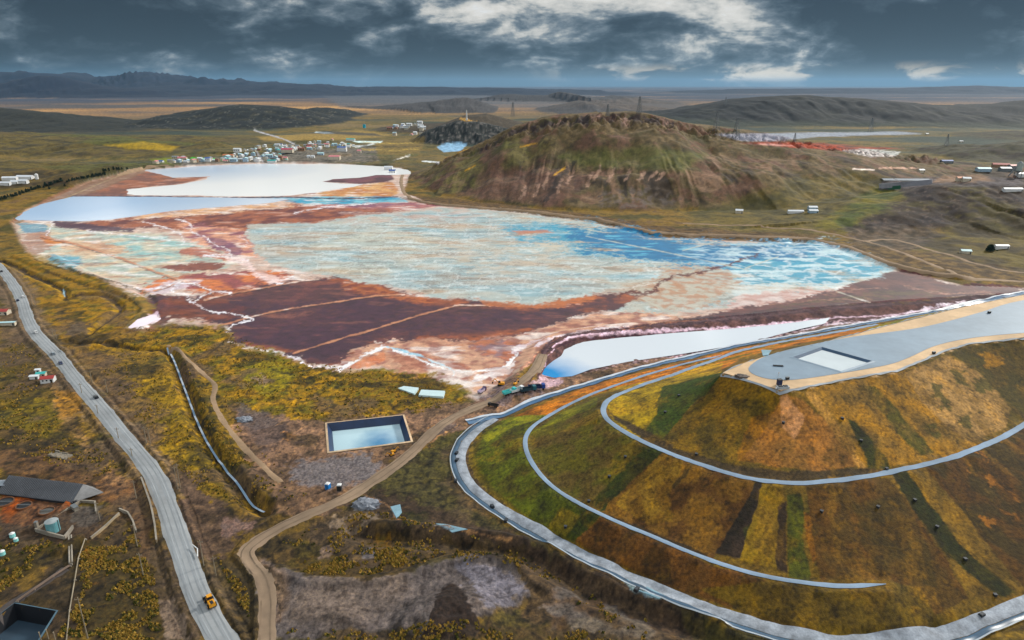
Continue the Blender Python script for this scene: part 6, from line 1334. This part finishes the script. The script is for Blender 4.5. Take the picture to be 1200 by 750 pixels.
# unseen overhead sheet made brighter to light the scene, also towards the veiled sun
# lift: added gain above the view, brightens overhead light and lake reflections
s_ = mth('MULTIPLY_ADD', s_, 2.5, -.785)
s2 = mth('ADD', s_, mr(sep.outputs[2], .1, .22, -.035, .09))
s2 = mth('ADD', s2, mr(sep.outputs[0], -.45, .35, -.02, .012))
s2 = mth('ADD', s2, mth('MULTIPLY', mth('MULTIPLY', mr(sep.outputs[0], -.02, .12, 0, .075), mr(sep.outputs[0], .3, .5, 1, .2)), mth('MULTIPLY', mr(sep.outputs[2], .008, .025, 0, 1), mr(sep.outputs[2], .05, .085, 1, .3))))
s2 = mth('SUBTRACT', s2, mth('MULTIPLY', mth('MULTIPLY', mr(sep.outputs[0], .22, .42, 0, .11), mr(sep.outputs[2], .035, .06, 0, 1)), mr(sep.outputs[2], .14, .2, 1, 0)))
cc = ramp(s2, [(.34, (.020,.031,.040)), (.43, (.042,.062,.078)), (.49, (.085,.115,.138)), (.535, (.15,.185,.21)), (.575, (.27,.30,.31)), (.62, (.50,.50,.47)), (.70, (.68,.66,.61)), (.9, (.9,.89,.86))])
lift = mr(sep.outputs[2], .104, .19, 1.0, 2.7)
sv = N.new('ShaderNodeVectorMath'); sv.operation = 'SCALE'; L.new(cc.outputs[0], sv.inputs[0]); L.new(lift, sv.inputs['Scale'])
# rain-dark band just above the horizon on the left, thin gold gap on the right
low = mr(sep.outputs[2], .010, .030, 1, 0)
rainc = mixn((.012,.038,.062), (.10,.135,.155), mr(sep.outputs[0], -.55, .15, 0, 1))
glow = mixn(rainc, (1.05,.88,.64), mth('MULTIPLY', mth('MULTIPLY', mr(med, .47, .56, 0, 1), mr(sep.outputs[0], .0, .2, 0, 1)), mr(sep.outputs[2], .002, .010, 0, 1)))
cl = mixn(sv.outputs[0], glow, mth('MULTIPLY', low, .72))
L.new(cl, bgc.inputs[0]); bgc.inputs[1].default_value = .92
cover = mr(s2, .70, .80, .97, .85)
L.new(cover, mxs.inputs[0]); L.new(bgs.outputs[0], mxs.inputs[1]); L.new(bgc.outputs[0], mxs.inputs[2]); L.new(mxs.outputs[0], out_.inputs[0])
sd = bpy.data.lights.new('sun', 'SUN'); sd.energy = 3.2; sd.angle = R(7); sd.color = (1, .94, .84)
so = bpy.data.objects.new('sun', sd); C.objects.link(so)
dirv = Vector((math.sin(SUN_AZ)*math.cos(SUN_EL), math.cos(SUN_AZ)*math.cos(SUN_EL), math.sin(SUN_EL)))
so.rotation_euler = dirv.to_track_quat('Z', 'Y').to_euler()
HAZE = 1.1e-5
if HAZE:
    hz = MB().box(-90000, 90000, -90000, 90000, -9, 900).build('haze', [])
    hz.data.materials.clear(); hm_ = bpy.data.materials.new('thin_haze'); hm_.use_nodes = True; hm_.node_tree.nodes.clear()
    o_ = hm_.node_tree.nodes.new('ShaderNodeOutputMaterial'); pv = hm_.node_tree.nodes.new('ShaderNodeVolumePrincipled')
    pv.inputs['Color'].default_value = (.3,.58,.9,1); pv.inputs['Density'].default_value = HAZE; pv.inputs['Anisotropy'].default_value = .2
    hm_.node_tree.links.new(pv.outputs[0], o_.inputs['Volume']); hz.data.materials.append(hm_); hz['kind'] = 'stuff'
cd = bpy.data.cameras.new('camera'); cam = bpy.data.objects.new('camera', cd); C.objects.link(cam)
cam.location = (0, 0, CH); cam.rotation_euler = (R(90)-PITCH, 0, 0); cd.sensor_width = 36; cd.lens = F/1200*36; cd.clip_start = 1; cd.clip_end = 200000
sc.camera = cam
sc.render.resolution_x = 1024; sc.render.resolution_y = 640
sc.view_settings.view_transform = 'Standard'; sc.view_settings.look = 'None'; sc.view_settings.gamma = 1; sc.view_settings.use_curve_mapping = False
sc.view_settings.exposure = 0.2
